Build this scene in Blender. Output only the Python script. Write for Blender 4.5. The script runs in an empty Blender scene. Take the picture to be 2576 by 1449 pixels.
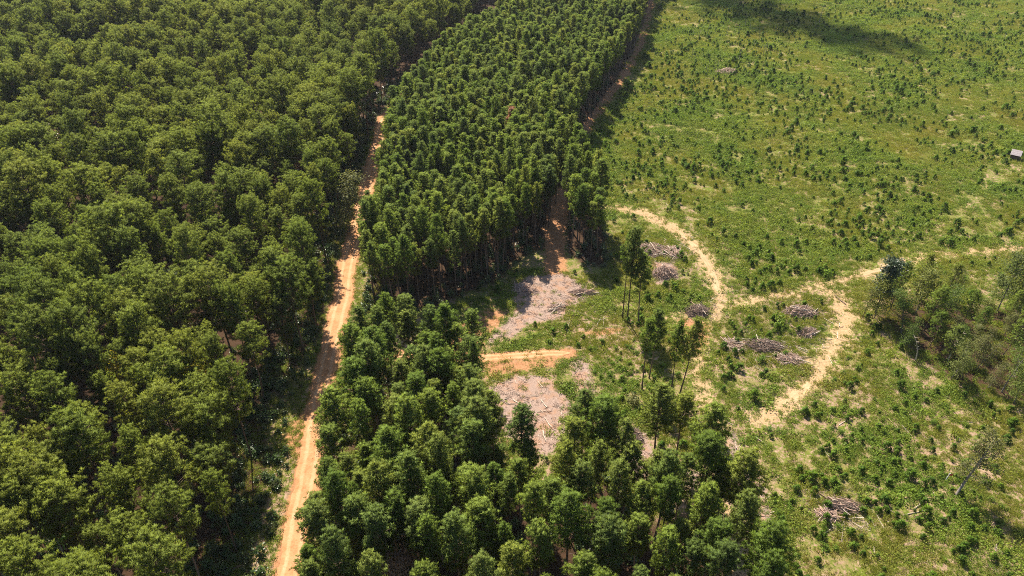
import bpy, math, random
import numpy as np
from mathutils import Vector, Matrix, Euler

R = random.Random(7)
NR = np.random.default_rng(7)
S = bpy.context.scene
COL = S.collection

# ------------------------------------------------------------------ camera
PITCH = math.radians(35.0); HCAM = 100.0; FOV = math.radians(70.0)
FPX = 1288.0 / math.tan(FOV / 2)
cd = bpy.data.cameras.new('camera'); cam = bpy.data.objects.new('camera', cd); COL.objects.link(cam)
cd.sensor_fit = 'HORIZONTAL'; cd.angle = FOV; cd.clip_start = 0.5; cd.clip_end = 6000
cam.location = (0, 0, HCAM); cam.rotation_euler = (math.pi / 2 - PITCH, 0, 0)
S.camera = cam

def at(px, py, z=0.0):
    """where a sight line of the survey photo (2576 x 1449) meets height z"""
    u = (px - 1288) / FPX; v = (py - 724.5) / FPX
    t = (HCAM - z) / (math.sin(PITCH) + v * math.cos(PITCH))
    return np.array([u * t, (math.cos(PITCH) - v * math.sin(PITCH)) * t])

def pix(x, y, z):
    x = np.asarray(x, float); y = np.asarray(y, float)
    dz = z - HCAM
    d = y * math.cos(PITCH) - dz * math.sin(PITCH)
    up = y * math.sin(PITCH) + dz * math.cos(PITCH)
    d = np.where(d < 1, 1, d)
    return 1288 + FPX * x / d, 724.5 - FPX * up / d

def ats(pts, z=0.0): return np.array([at(a, b, z) for a, b in pts])

# ------------------------------------------------------------------ numpy noise
class VNoise:
    def __init__(s, seed):
        s.t = np.random.default_rng(seed).random((256, 256))
    def __call__(s, x, y):
        xi = np.floor(x).astype(int); yi = np.floor(y).astype(int)
        fx = x - xi; fy = y - yi
        fx = fx * fx * (3 - 2 * fx); fy = fy * fy * (3 - 2 * fy)
        a = s.t[xi & 255, yi & 255]; b = s.t[(xi + 1) & 255, yi & 255]
        c = s.t[xi & 255, (yi + 1) & 255]; d = s.t[(xi + 1) & 255, (yi + 1) & 255]
        return (a * (1 - fx) + b * fx) * (1 - fy) + (c * (1 - fx) + d * fx) * fy
VN = [VNoise(k) for k in range(6)]
def fbm(x, y, sc, k=0, oc=3):
    v = 0; a = 1; n = 0
    for i in range(oc):
        v = v + a * VN[(k + i) % 6](np.asarray(x, float) / sc * 2 ** i + 17.3 * i, np.asarray(y, float) / sc * 2 ** i + 5.1 * k)
        n += a; a *= 0.5
    return v / n

def gz(x, y):
    x = np.asarray(x, float); y = np.asarray(y, float)
    return 0.22 * np.sin(x * 0.19 + 0.6 * np.sin(y * 0.11)) * np.sin(y * 0.17 + 1.0) + 0.30 * np.sin(x * 0.05 + y * 0.07)

def inpoly(x, y, P):
    x = np.asarray(x, float); y = np.asarray(y, float)
    c = np.zeros(x.shape, bool); n = len(P)
    for i in range(n):
        x1, y1 = P[i]; x2, y2 = P[(i + 1) % n]
        if y1 == y2: continue
        k = ((y1 > y) != (y2 > y)) & (x < (x2 - x1) * (y - y1) / (y2 - y1) + x1)
        c ^= k
    return c

def dline(x, y, P, closed=False):
    x = np.asarray(x, float); y = np.asarray(y, float)
    d = np.full(x.shape, 1e9); n = len(P)
    for i in range(n if closed else n - 1):
        a = P[i]; b = P[(i + 1) % n]
        e = b - a; L = max(e @ e, 1e-9)
        t = np.clip(((x - a[0]) * e[0] + (y - a[1]) * e[1]) / L, 0, 1)
        d = np.minimum(d, np.hypot(x - a[0] - t * e[0], y - a[1] - t * e[1]))
    return d
def dpoly(x, y, P):
    d = dline(x, y, P, True)
    return np.where(inpoly(x, y, P), -d, d)

# ------------------------------------------------------------------ the plan of the place
ROAD = np.vstack([np.array([[-32.0, 30.0]]), ats([(727, 1449), (750, 1325), (772, 1200), (790, 1105), (799, 1025), (816, 935), (833, 875), (848, 805),
        (864, 750), (869, 685), (887, 615), (903, 565), (913, 515), (925, 460), (934, 425), (947, 380), (957, 345)]),
        np.array([[-45.5, 247], [-42, 268], [-30, 305], [-14, 345], [4, 390], [30, 450], [60, 520]])])
SIDE = ats([(840, 902), (920, 900), (1040, 897), (1150, 899), (1240, 902), (1330, 896), (1440, 890)])
TRACK_A = ats([(1505, 524), (1560, 527), (1640, 545), (1700, 580), (1742, 615), (1772, 655), (1800, 700), (1812, 745), (1806, 775)])
TRACK_B = ats([(1690, 800), (1760, 788), (1820, 770), (1900, 757), (2000, 738), (2090, 716), (2180, 690), (2250, 660), (2350, 642), (2450, 632), (2600, 618)])
TRACK_C = ats([(2060, 720), (2100, 742), (2128, 790), (2118, 840), (2080, 895), (2055, 945), (2015, 985), (1960, 1025), (1905, 1055)])
TRACK_D = ats([(1800, 770), (1778, 830), (1757, 900), (1752, 950), (1785, 1010), (1805, 1060), (1838, 1120), (1842, 1200), (1832, 1290), (1840, 1370), (1880, 1460)])
TRACK_E = ats([(2290, 632), (2345, 598), (2400, 545), (2465, 490), (2530, 440), (2600, 395)])
REDPATH = ats([(1393, 720), (1398, 640), (1396, 580), (1408, 520), (1425, 480)])
EDGEPATH = ats([(1470, 330), (1520, 260), (1560, 205), (1600, 140), (1630, 60), (1640, 0)])
CHIPS = [ats(p) for p in (
    [(1285, 715), (1330, 690), (1385, 690), (1420, 685), (1480, 725), (1490, 745), (1430, 770), (1420, 800), (1330, 815), (1290, 850), (1230, 872), (1222, 862), (1270, 810), (1300, 770)],
    [(1212, 985), (1290, 950), (1350, 945), (1385, 960), (1440, 1015), (1420, 1090), (1390, 1140), (1345, 1155), (1330, 1115), (1260, 1100), (1205, 1115)],
    [(1440, 905), (1475, 900), (1500, 990), (1470, 1000), (1440, 950)],
    [(1560, 1075), (1600, 1075), (1640, 1130), (1660, 1180), (1620, 1230), (1580, 1190)],
    [(1715, 1190), (1760, 1180), (1770, 1230), (1730, 1240)],
    [(1830, 1080), (1855, 1090), (1860, 1140), (1885, 1190), (1870, 1215), (1850, 1215), (1848, 1280), (1826, 1270), (1815, 1200), (1835, 1150)],
    [(1885, 1165), (1905, 1180), (1925, 1230), (1935, 1290), (1960, 1370), (1980, 1470), (1950, 1470), (1925, 1390), (1905, 1290)],
    [(1640, 660), (1700, 660), (1710, 700), (1650, 715)])]
CLAYS = [ats(p) for p in (
    [(1170, 800), (1240, 760), (1290, 790), (1240, 850), (1210, 890), (1120, 885), (1110, 830)],
    [(1205, 900), (1440, 900), (1420, 930), (1215, 960)],
    [(1440, 835), (1560, 815), (1590, 840), (1500, 850)],
    [(1195, 1040), (1280, 1030), (1330, 1100), (1220, 1120)],
    [(725, 1050), (790, 1020), (795, 1120), (740, 1170), (690, 1110)],
    [(1690, 800), (1780, 775), (1800, 850), (1760, 900), (1720, 860)])]

def roadx(y): return np.interp(y, ROAD[:, 1], ROAD[:, 0])

LEFTP = np.vstack([ats([(575, 1800), (570, 1600), (575, 1449), (590, 1380), (605, 1290), (665, 1130), (685, 1010), (662, 930), (690, 865), (760, 790), (810, 730), (828, 690), (840, 630), (852, 560), (868, 485), (888, 410), (915, 345)], 13) - np.array([4.0, 0]),
    np.array([[-48.5, 228], [-49, 250], [-46, 270], [-34, 308], [-19, 347], [-3, 392], [22, 452], [50, 520], [-420, 520], [-420, 20]])])
ly = np.arange(133, 236, 8.0)
PLANTP = np.vstack([np.stack([roadx(ly) + 6.6, ly], 1)[::-1],
    ats([(990, 785), (1100, 768), (1180, 727), (1245, 703), (1283, 655), (1345, 622), (1366, 622), (1376, 590), (1394, 520), (1430, 520), (1430, 590), (1435, 632), (1468, 657), (1512, 662),
         (1526, 610), (1503, 560), (1455, 500), (1425, 445), (1422, 400), (1438, 350), (1495, 288), (1535, 228), (1570, 170), (1598, 125), (1626, 20)]),
    np.array([[88, 440], [108, 520], [72, 520], [42, 450], [16, 390], [-3, 345], [-20, 305], [-33, 268], [-37, 240]])])
SOUTHP = ats([(900, 922), (1040, 912), (1195, 935), (1205, 1060), (1200, 1120), (1280, 1225), (1330, 1245), (1400, 1262), (1450, 1225), (1535, 1200), (1565, 1300), (1640, 1330), (1700, 1310), (1770, 1330), (1845, 1400),
              (1880, 1520), (1900, 1750), (735, 1750), (825, 1449), (850, 1330), (872, 1200), (892, 1100), (898, 1000)])
CLUMPP = ats([(2190, 800), (2250, 850), (2300, 905), (2400, 965), (2500, 1000), (2620, 1040), (2660, 800), (2560, 770), (2450, 765), (2330, 745), (2220, 745)])

def masks(x, y):
    """soil kinds, 0..1 with 0.5 at the edge"""
    m = {}
    def soft(d, w): return np.clip(0.5 - d / w, 0, 1)
    clay = soft(dline(x, y, ROAD) - 2.6, 3.0)
    clay = np.maximum(clay, soft(dline(x, y, SIDE) - 1.6, 3.0))
    clay = np.maximum(clay, 0.95 * soft(dline(x, y, REDPATH) - 3.0, 5.0))
    clay = np.maximum(clay, 0.85 * soft(dline(x, y, EDGEPATH) - 2.5, 6.0))
    for P in CLAYS: clay = np.maximum(clay, 0.72 * soft(dpoly(x, y, P), 5.0))
    sand = np.zeros_like(clay)
    for T, w, s in ((TRACK_A, 2.3, .92), (TRACK_B, 2.1, .76), (TRACK_C, 2.7, .80), (TRACK_D, 2.3, .76), (TRACK_E, 2.0, .52)):
        sand = np.maximum(sand, s * soft(dline(x, y, T) - w, 7.0))
    chips = np.zeros_like(clay)
    for P in CHIPS: chips = np.maximum(chips, soft(dpoly(x, y, P), 4.0))
    forest = np.zeros_like(clay)
    for P in (LEFTP, PLANTP, SOUTHP): forest = np.maximum(forest, soft(dpoly(x, y, P) - 1.0, 6.0))
    forest = np.maximum(forest, 0.7 * soft(dpoly(x, y, CLUMPP), 6.0))
    return clay, sand, chips, forest

# ------------------------------------------------------------------ material helpers
def newmat(name):
    m = bpy.data.materials.new(name); m.use_nodes = True
    nt = m.node_tree; nt.nodes.clear()
    return m, nt.nodes, nt.links
def ramp(N, cols, pos=None, interp='LINEAR'):
    r = N.new('ShaderNodeValToRGB'); cr = r.color_ramp; cr.interpolation = interp
    n = len(cols)
    pos = pos or [i / (n - 1) for i in range(n)]
    while len(cr.elements) < n: cr.elements.new(0.5)
    for e, c, p in zip(cr.elements, cols, pos): e.position = p; e.color = (*c, 1)
    return r
def mixc(N, L, fac, a, b, mode='MIX'):
    m = N.new('ShaderNodeMix'); m.data_type = 'RGBA'; m.blend_type = mode; m.clamp_factor = True
    for s, v in ((m.inputs[0], fac), (m.inputs[6], a), (m.inputs[7], b)):
        if isinstance(v, bpy.types.NodeSocket): L.new(v, s)
        elif isinstance(v, (int, float)): s.default_value = v
        else: s.default_value = (*v, 1)
    return m.outputs[2]
def math_(N, L, op, a, b=None, c=None, clamp=False):
    m = N.new('ShaderNodeMath'); m.operation = op; m.use_clamp = clamp
    for s, v in zip(m.inputs, (a, b, c)):
        if v is None: continue
        if isinstance(v, bpy.types.NodeSocket): L.new(v, s)
        else: s.default_value = v
    return m.outputs[0]
def noise(N, L, vec, scale, detail=4, rough=0.55, off=None):
    n = N.new('ShaderNodeTexNoise'); n.inputs['Scale'].default_value = scale
    n.inputs['Detail'].default_value = detail; n.inputs['Roughness'].default_value = rough
    if off:
        a = N.new('ShaderNodeVectorMath'); a.operation = 'ADD'; L.new(vec, a.inputs[0]); a.inputs[1].default_value = off; vec = a.outputs[0]
    L.new(vec, n.inputs['Vector'])
    return n.outputs['Fac']
def maprange(N, L, v, a, b, c=0.0, d=1.0):
    m = N.new('ShaderNodeMapRange'); m.interpolation_type = 'SMOOTHSTEP'
    L.new(v, m.inputs[0])
    for i, q in zip((1, 2, 3, 4), (a, b, c, d)): m.inputs[i].default_value = q
    return m.outputs[0]

def foliage(name, cols, transl=0.35, rough=0.5, spec=0.35, patch=0.0, patchcols=None, tcol=1.25):
    m, N, L = newmat(name)
    oi = N.new('ShaderNodeObjectInfo')
    fac = oi.outputs['Random']
    r = ramp(N, cols); L.new(fac, r.inputs[0]); col = r.outputs[0]
    if patch:
        nz = noise(N, L, oi.outputs['Location'], patch, 2)
        r2 = ramp(N, patchcols); L.new(maprange(N, L, nz, 0.3, 0.7), r2.inputs[0])
        col = mixc(N, L, 0.5, col, r2.outputs[0])
    at_ = N.new('ShaderNodeAttribute'); at_.attribute_name = 'tint'
    mul = N.new('ShaderNodeVectorMath'); mul.operation = 'SCALE'; L.new(col, mul.inputs[0]); L.new(at_.outputs['Fac'], mul.inputs['Scale'])
    col = mul.outputs[0]
    b = N.new('ShaderNodeBsdfPrincipled'); b.inputs['Roughness'].default_value = rough
    b.inputs['Specular IOR Level'].default_value = spec
    L.new(col, b.inputs['Base Color'])
    t = N.new('ShaderNodeBsdfTranslucent')
    tc = N.new('ShaderNodeVectorMath'); tc.operation = 'MULTIPLY'; L.new(col, tc.inputs[0]); tc.inputs[1].default_value = (tcol * 1.05, tcol, tcol * 0.55)
    L.new(tc.outputs[0], t.inputs['Color'])
    mx = N.new('ShaderNodeMixShader'); mx.inputs[0].default_value = transl
    L.new(b.outputs[0], mx.inputs[1]); L.new(t.outputs[0], mx.inputs[2])
    o = N.new('ShaderNodeOutputMaterial'); L.new(mx.outputs[0], o.inputs['Surface'])
    return m

def barkmat(name, c1, c2, scale=6.0, rough=0.9):
    m, N, L = newmat(name)
    tc = N.new('ShaderNodeTexCoord'); oi = N.new('ShaderNodeObjectInfo')
    n = noise(N, L, tc.outputs['Object'], scale, 5)
    r = ramp(N, [c1, c2], [0.3, 0.7]); L.new(n, r.inputs[0])
    k = maprange(N, L, oi.outputs['Random'], 0, 1, 0.65, 1.3)
    mul = N.new('ShaderNodeVectorMath'); mul.operation = 'SCALE'; L.new(r.outputs[0], mul.inputs[0]); L.new(k, mul.inputs['Scale'])
    b = N.new('ShaderNodeBsdfPrincipled'); b.inputs['Roughness'].default_value = rough; b.inputs['Specular IOR Level'].default_value = 0.2
    L.new(mul.outputs[0], b.inputs['Base Color'])
    bp = N.new('ShaderNodeBump'); bp.inputs['Strength'].default_value = 0.5; L.new(n, bp.inputs['Height']); L.new(bp.outputs[0], b.inputs['Normal'])
    o = N.new('ShaderNodeOutputMaterial'); L.new(b.outputs[0], o.inputs['Surface'])
    return m

M_PINE_B = foliage('broad_pine_needles', [(.098, .140, .026), (.135, .182, .030), (.185, .222, .040), (.112, .152, .036), (.225, .240, .042), (.150, .200, .030)], 0.45, spec=.07, rough=.6, patch=0.012, patchcols=[(.110, .152, .030), (.180, .210, .036)])
M_PINE_S = foliage('slender_pine_needles', [(.105, .160, .030), (.140, .200, .036), (.185, .240, .046), (.110, .160, .042), (.160, .205, .050), (.205, .240, .046)], 0.45, spec=.07, rough=.6)
M_DEADN = foliage('dead_pine_needles', [(.30, .11, .045), (.24, .10, .05)], 0.2)
M_LEAF = foliage('broad_leaves', [(.095, .140, .028), (.115, .165, .032), (.17, .18, .040), (.115, .140, .040)], 0.4, rough=0.55, spec=0.12)
M_DKLEAF = foliage('dark_vine_leaves', [(.030, .050, .018), (.038, .060, .020)], 0.22, rough=0.4, spec=0.5)
M_YEL = foliage('yellow_leaves', [(.30, .24, .02), (.26, .22, .03)], 0.4)
M_LIME = foliage('fresh_green_leaves', [(.11, .20, .03), (.13, .22, .03)], 0.4)
M_TWIGGY = foliage('grey_pink_leaves', [(.24, .17, .13), (.22, .15, .12)], 0.2)
M_SPARSE = foliage('thin_olive_leaves', [(.17, .17, .06), (.14, .15, .05)], 0.4, spec=.1)
M_BARK = barkmat('pine_bark', (.075, .048, .034), (.15, .105, .078), 5)
M_GREYBARK = barkmat('grey_bark', (.12, .10, .085), (.22, .19, .165), 5)
M_LOG = barkmat('bleached_log_wood', (.34, .27, .20), (.56, .47, .38), 3)
M_BRLOG = barkmat('brown_log_bark', (.24, .145, .10), (.40, .28, .21), 3)
M_TWIG = barkmat('brush_twigs', (.25, .165, .125), (.48, .36, .295), 2)
M_CHIP = barkmat('fresh_wood_chips', (.36, .27, .20), (.58, .47, .38), 2)
GC = [(.245, .275, .036), (.190, .265, .032), (.245, .245, .046), (.115, .200, .028), (.255, .285, .040), (.150, .215, .036)]
GP = [(.250, .240, .048), (.205, .255, .034), (.120, .205, .028)]
M_WEED = foliage('weed_leaves', GC, 0.4, spec=.12, patch=0.05, patchcols=GP)
M_GRASS = foliage('grass_blades', [(.25, .23, .06), (.21, .24, .045), (.33, .27, .09), (.19, .23, .04)], 0.4, spec=.12, patch=0.05, patchcols=GP)
M_VINE = foliage('vine_leaves', [(.15, .225, .028), (.18, .25, .030), (.12, .18, .026)], 0.4, spec=.12, patch=0.05, patchcols=[(.20, .225, .035), (.13, .20, .028)])
M_SHRUB = foliage('shrub_leaves', [(.11, .18, .022), (.135, .21, .024), (.17, .23, .028)], 0.4, spec=.12)
M_SAP = foliage('sapling_needles', [(.060, .115, .014), (.080, .145, .015), (.11, .18, .016)], 0.3, spec=.1)
M_UNDER = foliage('undergrowth_leaves', [(.045, .085, .018), (.06, .10, .02), (.075, .09, .025)], 0.3, rough=0.42, spec=0.5)

# ground material
def ground_mat():
    m, N, L = newmat('clearcut_soil')
    g = N.new('ShaderNodeNewGeometry'); P = g.outputs['Position']
    def att(n):
        a = N.new('ShaderNodeAttribute'); a.attribute_name = n; return a.outputs['Fac']
    n1 = noise(N, L, P, 0.045, 5, .6); n2 = noise(N, L, P, 0.35, 6, .65, (31, 7, 0)); n3 = noise(N, L, P, 2.2, 4, .7, (3, 70, 0)); n4 = noise(N, L, P, 9.0, 2, .6)
    soil = ramp(N, [(.14, .085, .050), (.25, .165, .105), (.34, .25, .17)], [.3, .5, .72]); L.new(n3, soil.inputs[0])
    straw = ramp(N, [(.14, .115, .040), (.27, .200, .095)], [.35, .7]); L.new(n4, straw.inputs[0])
    herb = ramp(N, [(.050, .075, .010), (.105, .130, .015), (.165, .175, .024)], [.3, .5, .75]); L.new(n3, herb.inputs[0])
    k1 = math_(N, L, 'ADD', math_(N, L, 'MULTIPLY', n2, .48), math_(N, L, 'MULTIPLY', n3, .52))
    col = mixc(N, L, maprange(N, L, k1, .44, .58), herb.outputs[0], straw.outputs[0])
    n5 = noise(N, L, P, 1.1, 5, .7, (13, 50, 2))
    k2 = math_(N, L, 'ADD', n5, math_(N, L, 'MULTIPLY', math_(N, L, 'SUBTRACT', n1, .5), .45))
    k2 = math_(N, L, 'ADD', k2, math_(N, L, 'MULTIPLY', att('worn'), .055))
    col = mixc(N, L, maprange(N, L, k2, .54, .62), col, soil.outputs[0])
    def soilmask(a, amp, w=.10):
        q = math_(N, L, 'ADD', a, math_(N, L, 'MULTIPLY', math_(N, L, 'SUBTRACT', k1, .5), amp))
        return maprange(N, L, q, .5 - w, .5 + w)
    # forest floor : needle litter and red earth
    lit = ramp(N, [(.025, .016, .009), (.055, .030, .017), (.035, .032, .012)], [.3, .55, .7]); L.new(n2, lit.inputs[0])
    col = mixc(N, L, soilmask(att('forest'), 1.2, .2), col, lit.outputs[0])
    sand = ramp(N, [(.26, .165, .082), (.36, .245, .130), (.44, .32, .185)], [.3, .55, .75]); L.new(n3, sand.outputs and sand.inputs[0])
    col = mixc(N, L, soilmask(att('sand'), 1.9), col, sand.outputs[0])
    clay = ramp(N, [(.22, .095, .042), (.31, .155, .075), (.37, .22, .115)], [.28, .52, .75]); L.new(n3, clay.inputs[0])
    col = mixc(N, L, soilmask(att('clay'), 1.6), col, clay.outputs[0])
    ch = ramp(N, [(.15, .098, .076), (.27, .188, .148), (.38, .285, .235)], [.3, .5, .72]); L.new(n4, ch.inputs[0])
    chb = mixc(N, L, maprange(N, L, n2, .45, .62), ch.outputs[0], clay.outputs[0])
    chb = mixc(N, L, .5, chb, ch.outputs[0])
    col = mixc(N, L, soilmask(att('chips'), 1.3), col, chb)
    b = N.new('ShaderNodeBsdfPrincipled'); b.inputs['Roughness'].default_value = .95; b.inputs['Specular IOR Level'].default_value = .1
    L.new(col, b.inputs['Base Color'])
    bp = N.new('ShaderNodeBump'); bp.inputs['Strength'].default_value = .6; bp.inputs['Distance'].default_value = .15
    L.new(math_(N, L, 'ADD', n3, math_(N, L, 'MULTIPLY', n4, .5)), bp.inputs['Height']); L.new(bp.outputs[0], b.inputs['Normal'])
    o = N.new('ShaderNodeOutputMaterial'); L.new(b.outputs[0], o.inputs['Surface'])
    return m
def earth_mat(name, cols, tracks=0.0):
    m, N, L = newmat(name)
    g = N.new('ShaderNodeNewGeometry'); P = g.outputs['Position']
    n2 = noise(N, L, P, .5, 6, .65); n3 = noise(N, L, P, 3.0, 5, .7, (9, 4, 1))
    k = math_(N, L, 'ADD', math_(N, L, 'MULTIPLY', n2, .55), math_(N, L, 'MULTIPLY', n3, .45))
    if tracks:
        a = N.new('ShaderNodeAttribute'); a.attribute_name = 'across'
        w = math_(N, L, 'ABSOLUTE', math_(N, L, 'SUBTRACT', math_(N, L, 'ABSOLUTE', a.outputs['Fac']), .46))
        rut = maprange(N, L, w, .06, .24, 1, 0)
        k = math_(N, L, 'ADD', k, math_(N, L, 'MULTIPLY', math_(N, L, 'SUBTRACT', rut, .4), tracks))
    r = ramp(N, cols, [.3, .5, .72]); L.new(k, r.inputs[0])
    b = N.new('ShaderNodeBsdfPrincipled'); b.inputs['Roughness'].default_value = .95; b.inputs['Specular IOR Level'].default_value = .1
    L.new(r.outputs[0], b.inputs['Base Color'])
    bp = N.new('ShaderNodeBump'); bp.inputs['Strength'].default_value = .6; bp.inputs['Distance'].default_value = .12
    L.new(n3, bp.inputs['Height']); L.new(bp.outputs[0], b.inputs['Normal'])
    o = N.new('ShaderNodeOutputMaterial'); L.new(b.outputs[0], o.inputs['Surface'])
    return m

# ------------------------------------------------------------------ mesh helpers
class MB:
    def __init__(s): s.v = []; s.f = []; s.mi = []; s.ti = []; s.nv = []; s.n = 0
    def add(s, v, f, mi=0, tint=1.0, nv=None):
        v = np.asarray(v, float).reshape(-1, 3); f = np.asarray(f, int)
        s.v.append(v); s.f += (f + s.n).tolist(); s.mi += [mi] * len(f)
        s.ti.append(np.full(len(v), 1.0) * tint); s.nv.append(np.zeros((len(v), 3)) if nv is None else nv); s.n += len(v)
    def tube(s, pts, rads, k=6, mi=0, cap=True):
        pts = np.asarray(pts, float); n = len(pts)
        V = []
        for i in range(n):
            d = pts[min(i + 1, n - 1)] - pts[max(i - 1, 0)]; d = d / (np.linalg.norm(d) + 1e-9)
            a = np.array([1, 0, 0]) if abs(d[0]) < .8 else np.array([0, 1, 0])
            u = np.cross(d, a); u /= np.linalg.norm(u); w = np.cross(d, u)
            for j in range(k):
                t = 2 * math.pi * j / k
                V.append(pts[i] + rads[i] * (math.cos(t) * u + math.sin(t) * w))
        F = [[i * k + j, i * k + (j + 1) % k, (i + 1) * k + (j + 1) % k, (i + 1) * k + j] for i in range(n - 1) for j in range(k)]
        s.add(V, F, mi)
        if cap:
            for o in (0, (n - 1) * k):
                s.f.append([s.n - n * k + o + j for j in range(k)]); s.mi.append(mi)
    def box(s, lo, hi, mi=0):
        x0, y0, z0 = lo; x1, y1, z1 = hi
        s.add([(x0, y0, z0), (x1, y0, z0), (x1, y1, z0), (x0, y1, z0), (x0, y0, z1), (x1, y0, z1), (x1, y1, z1), (x0, y1, z1)],
              [[0, 3, 2, 1], [4, 5, 6, 7], [0, 1, 5, 4], [1, 2, 6, 5], [2, 3, 7, 6], [3, 0, 4, 7]], mi)
    def mesh(s, name, mats, smooth=False):
        me = bpy.data.meshes.new(name)
        me.from_pydata(np.concatenate(s.v).tolist(), [], s.f)
        for m in mats: me.materials.append(m)
        if len(mats) > 1: me.polygons.foreach_set('material_index', s.mi)
        a = me.attributes.new('tint', 'FLOAT', 'POINT'); a.data.foreach_set('value', np.concatenate(s.ti).astype(np.float32))
        if smooth: me.polygons.foreach_set('use_smooth', [True] * len(me.polygons))
        nv = np.concatenate(s.nv)
        me.update()
        if np.abs(nv).sum() > 0: me.normals_split_custom_set_from_vertices(nv.tolist())   # needles of one bundle are shaded as a rounded tuft
        return me
def obj(name, me, loc=(0, 0, 0), rot=(0, 0, 0), sc=1.0, parent=None, link=True):
    o = bpy.data.objects.new(name, me)
    o.location = loc; o.rotation_euler = rot
    o.scale = (sc, sc, sc) if isinstance(sc, (int, float)) else sc
    if parent: o.parent = parent
    if link: COL.objects.link(o)
    return o
def tag(o, label=None, cat=None, group=None, kind=None):
    for k, v in (('label', label), ('category', cat), ('group', group), ('kind', kind)):
        if v: o[k] = v
    return o

def tufts(mb, C, D, r=0.42, n=12, w=0.075, mi=0, rng=NR, tl=0.58, th=1.42, CN=None):
    """needle bundles: n thin triangles bursting from each centre, leaning along D"""
    C = np.asarray(C, float); D = np.asarray(D, float); K = len(C)
    if CN is None: CN = np.repeat([[0, 0, 1.0]], K, 0)
    d = rng.normal(size=(K, n, 3)); d /= np.linalg.norm(d, axis=2, keepdims=True)
    d = d + 0.55 * D[:, None, :]; d /= np.linalg.norm(d, axis=2, keepdims=True)
    L = r * rng.uniform(.65, 1.15, (K, n, 1))
    s = rng.normal(size=(K, n, 3)); s = s - (s * d).sum(2, keepdims=True) * d; s /= np.linalg.norm(s, axis=2, keepdims=True) + 1e-9
    b = C[:, None, :] + d * r * .08
    out = d * 1.0 + CN[:, None, :] * .5 + rng.normal(size=d.shape) * .2; out /= np.linalg.norm(out, axis=2, keepdims=True)
    fl = np.sign((np.cross(s, d) * out).sum(2, keepdims=True)); s = s * np.where(fl == 0, 1, fl)
    V = np.stack([b + d * 0, b + s * w * .5 + d * L * .35, b + d * L, b - s * w * .5 + d * L * .35], 2)   # slim kite
    V = V.reshape(-1, 3); m = K * n
    F = np.arange(m * 4).reshape(m, 4)
    tint = np.repeat(rng.uniform(tl, th, K), n * 4)
    mb.add(V, F, mi, tint, np.repeat(out.reshape(-1, 3), 4, 0))
def leaves(mb, C, size=0.2, mi=0, rng=NR, up=0.35, tl=.7, th=1.3, tint=None):
    C = np.asarray(C, float); K = len(C)
    mid = C.mean(0); q = C - mid; q /= np.abs(q).max() + 1e-6
    nrm = rng.normal(size=(K, 3)) * .8 + q * .9; nrm[:, 2] = np.abs(nrm[:, 2]) + up; nrm /= np.linalg.norm(nrm, axis=1, keepdims=True)
    a = rng.normal(size=(K, 3)); a -= (a * nrm).sum(1, keepdims=True) * nrm; a /= np.linalg.norm(a, axis=1, keepdims=True)
    b = np.cross(nrm, a)
    s = size * rng.uniform(.6, 1.3, (K, 1))
    V = np.stack([C - a * s * .6, C + b * s * .36, C + a * s * .6, C - b * s * .36], 1).reshape(-1, 3)
    F = np.arange(K * 4).reshape(K, 4)
    t = np.repeat(rng.uniform(tl, th, K) if tint is None else tint, 4)
    mb.add(V, F, mi, t)
def blades(mb, K, rad, h, w=0.05, mi=0, rng=NR, spread=.5):
    a = rng.uniform(0, 2 * math.pi, K); rr = rad * np.sqrt(rng.random(K))
    B = np.stack([rr * np.cos(a), rr * np.sin(a), np.zeros(K)], 1)
    t = rng.normal(size=(K, 3)) * spread; t[:, 2] = 1; t /= np.linalg.norm(t, axis=1, keepdims=True)
    L = h * rng.uniform(.5, 1.15, (K, 1))
    s = rng.normal(size=(K, 3)); s[:, 2] = 0; s /= np.linalg.norm(s, axis=1, keepdims=True)
    V = np.stack([B - s * w, B + s * w, B + s * w * .6 + t * L * .6, B + t * L + s * .1 * L], 1).reshape(-1, 3)
    mb.add(V, np.arange(K * 4).reshape(K, 4), mi, np.repeat(rng.uniform(.7, 1.3, K), 4))

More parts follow.
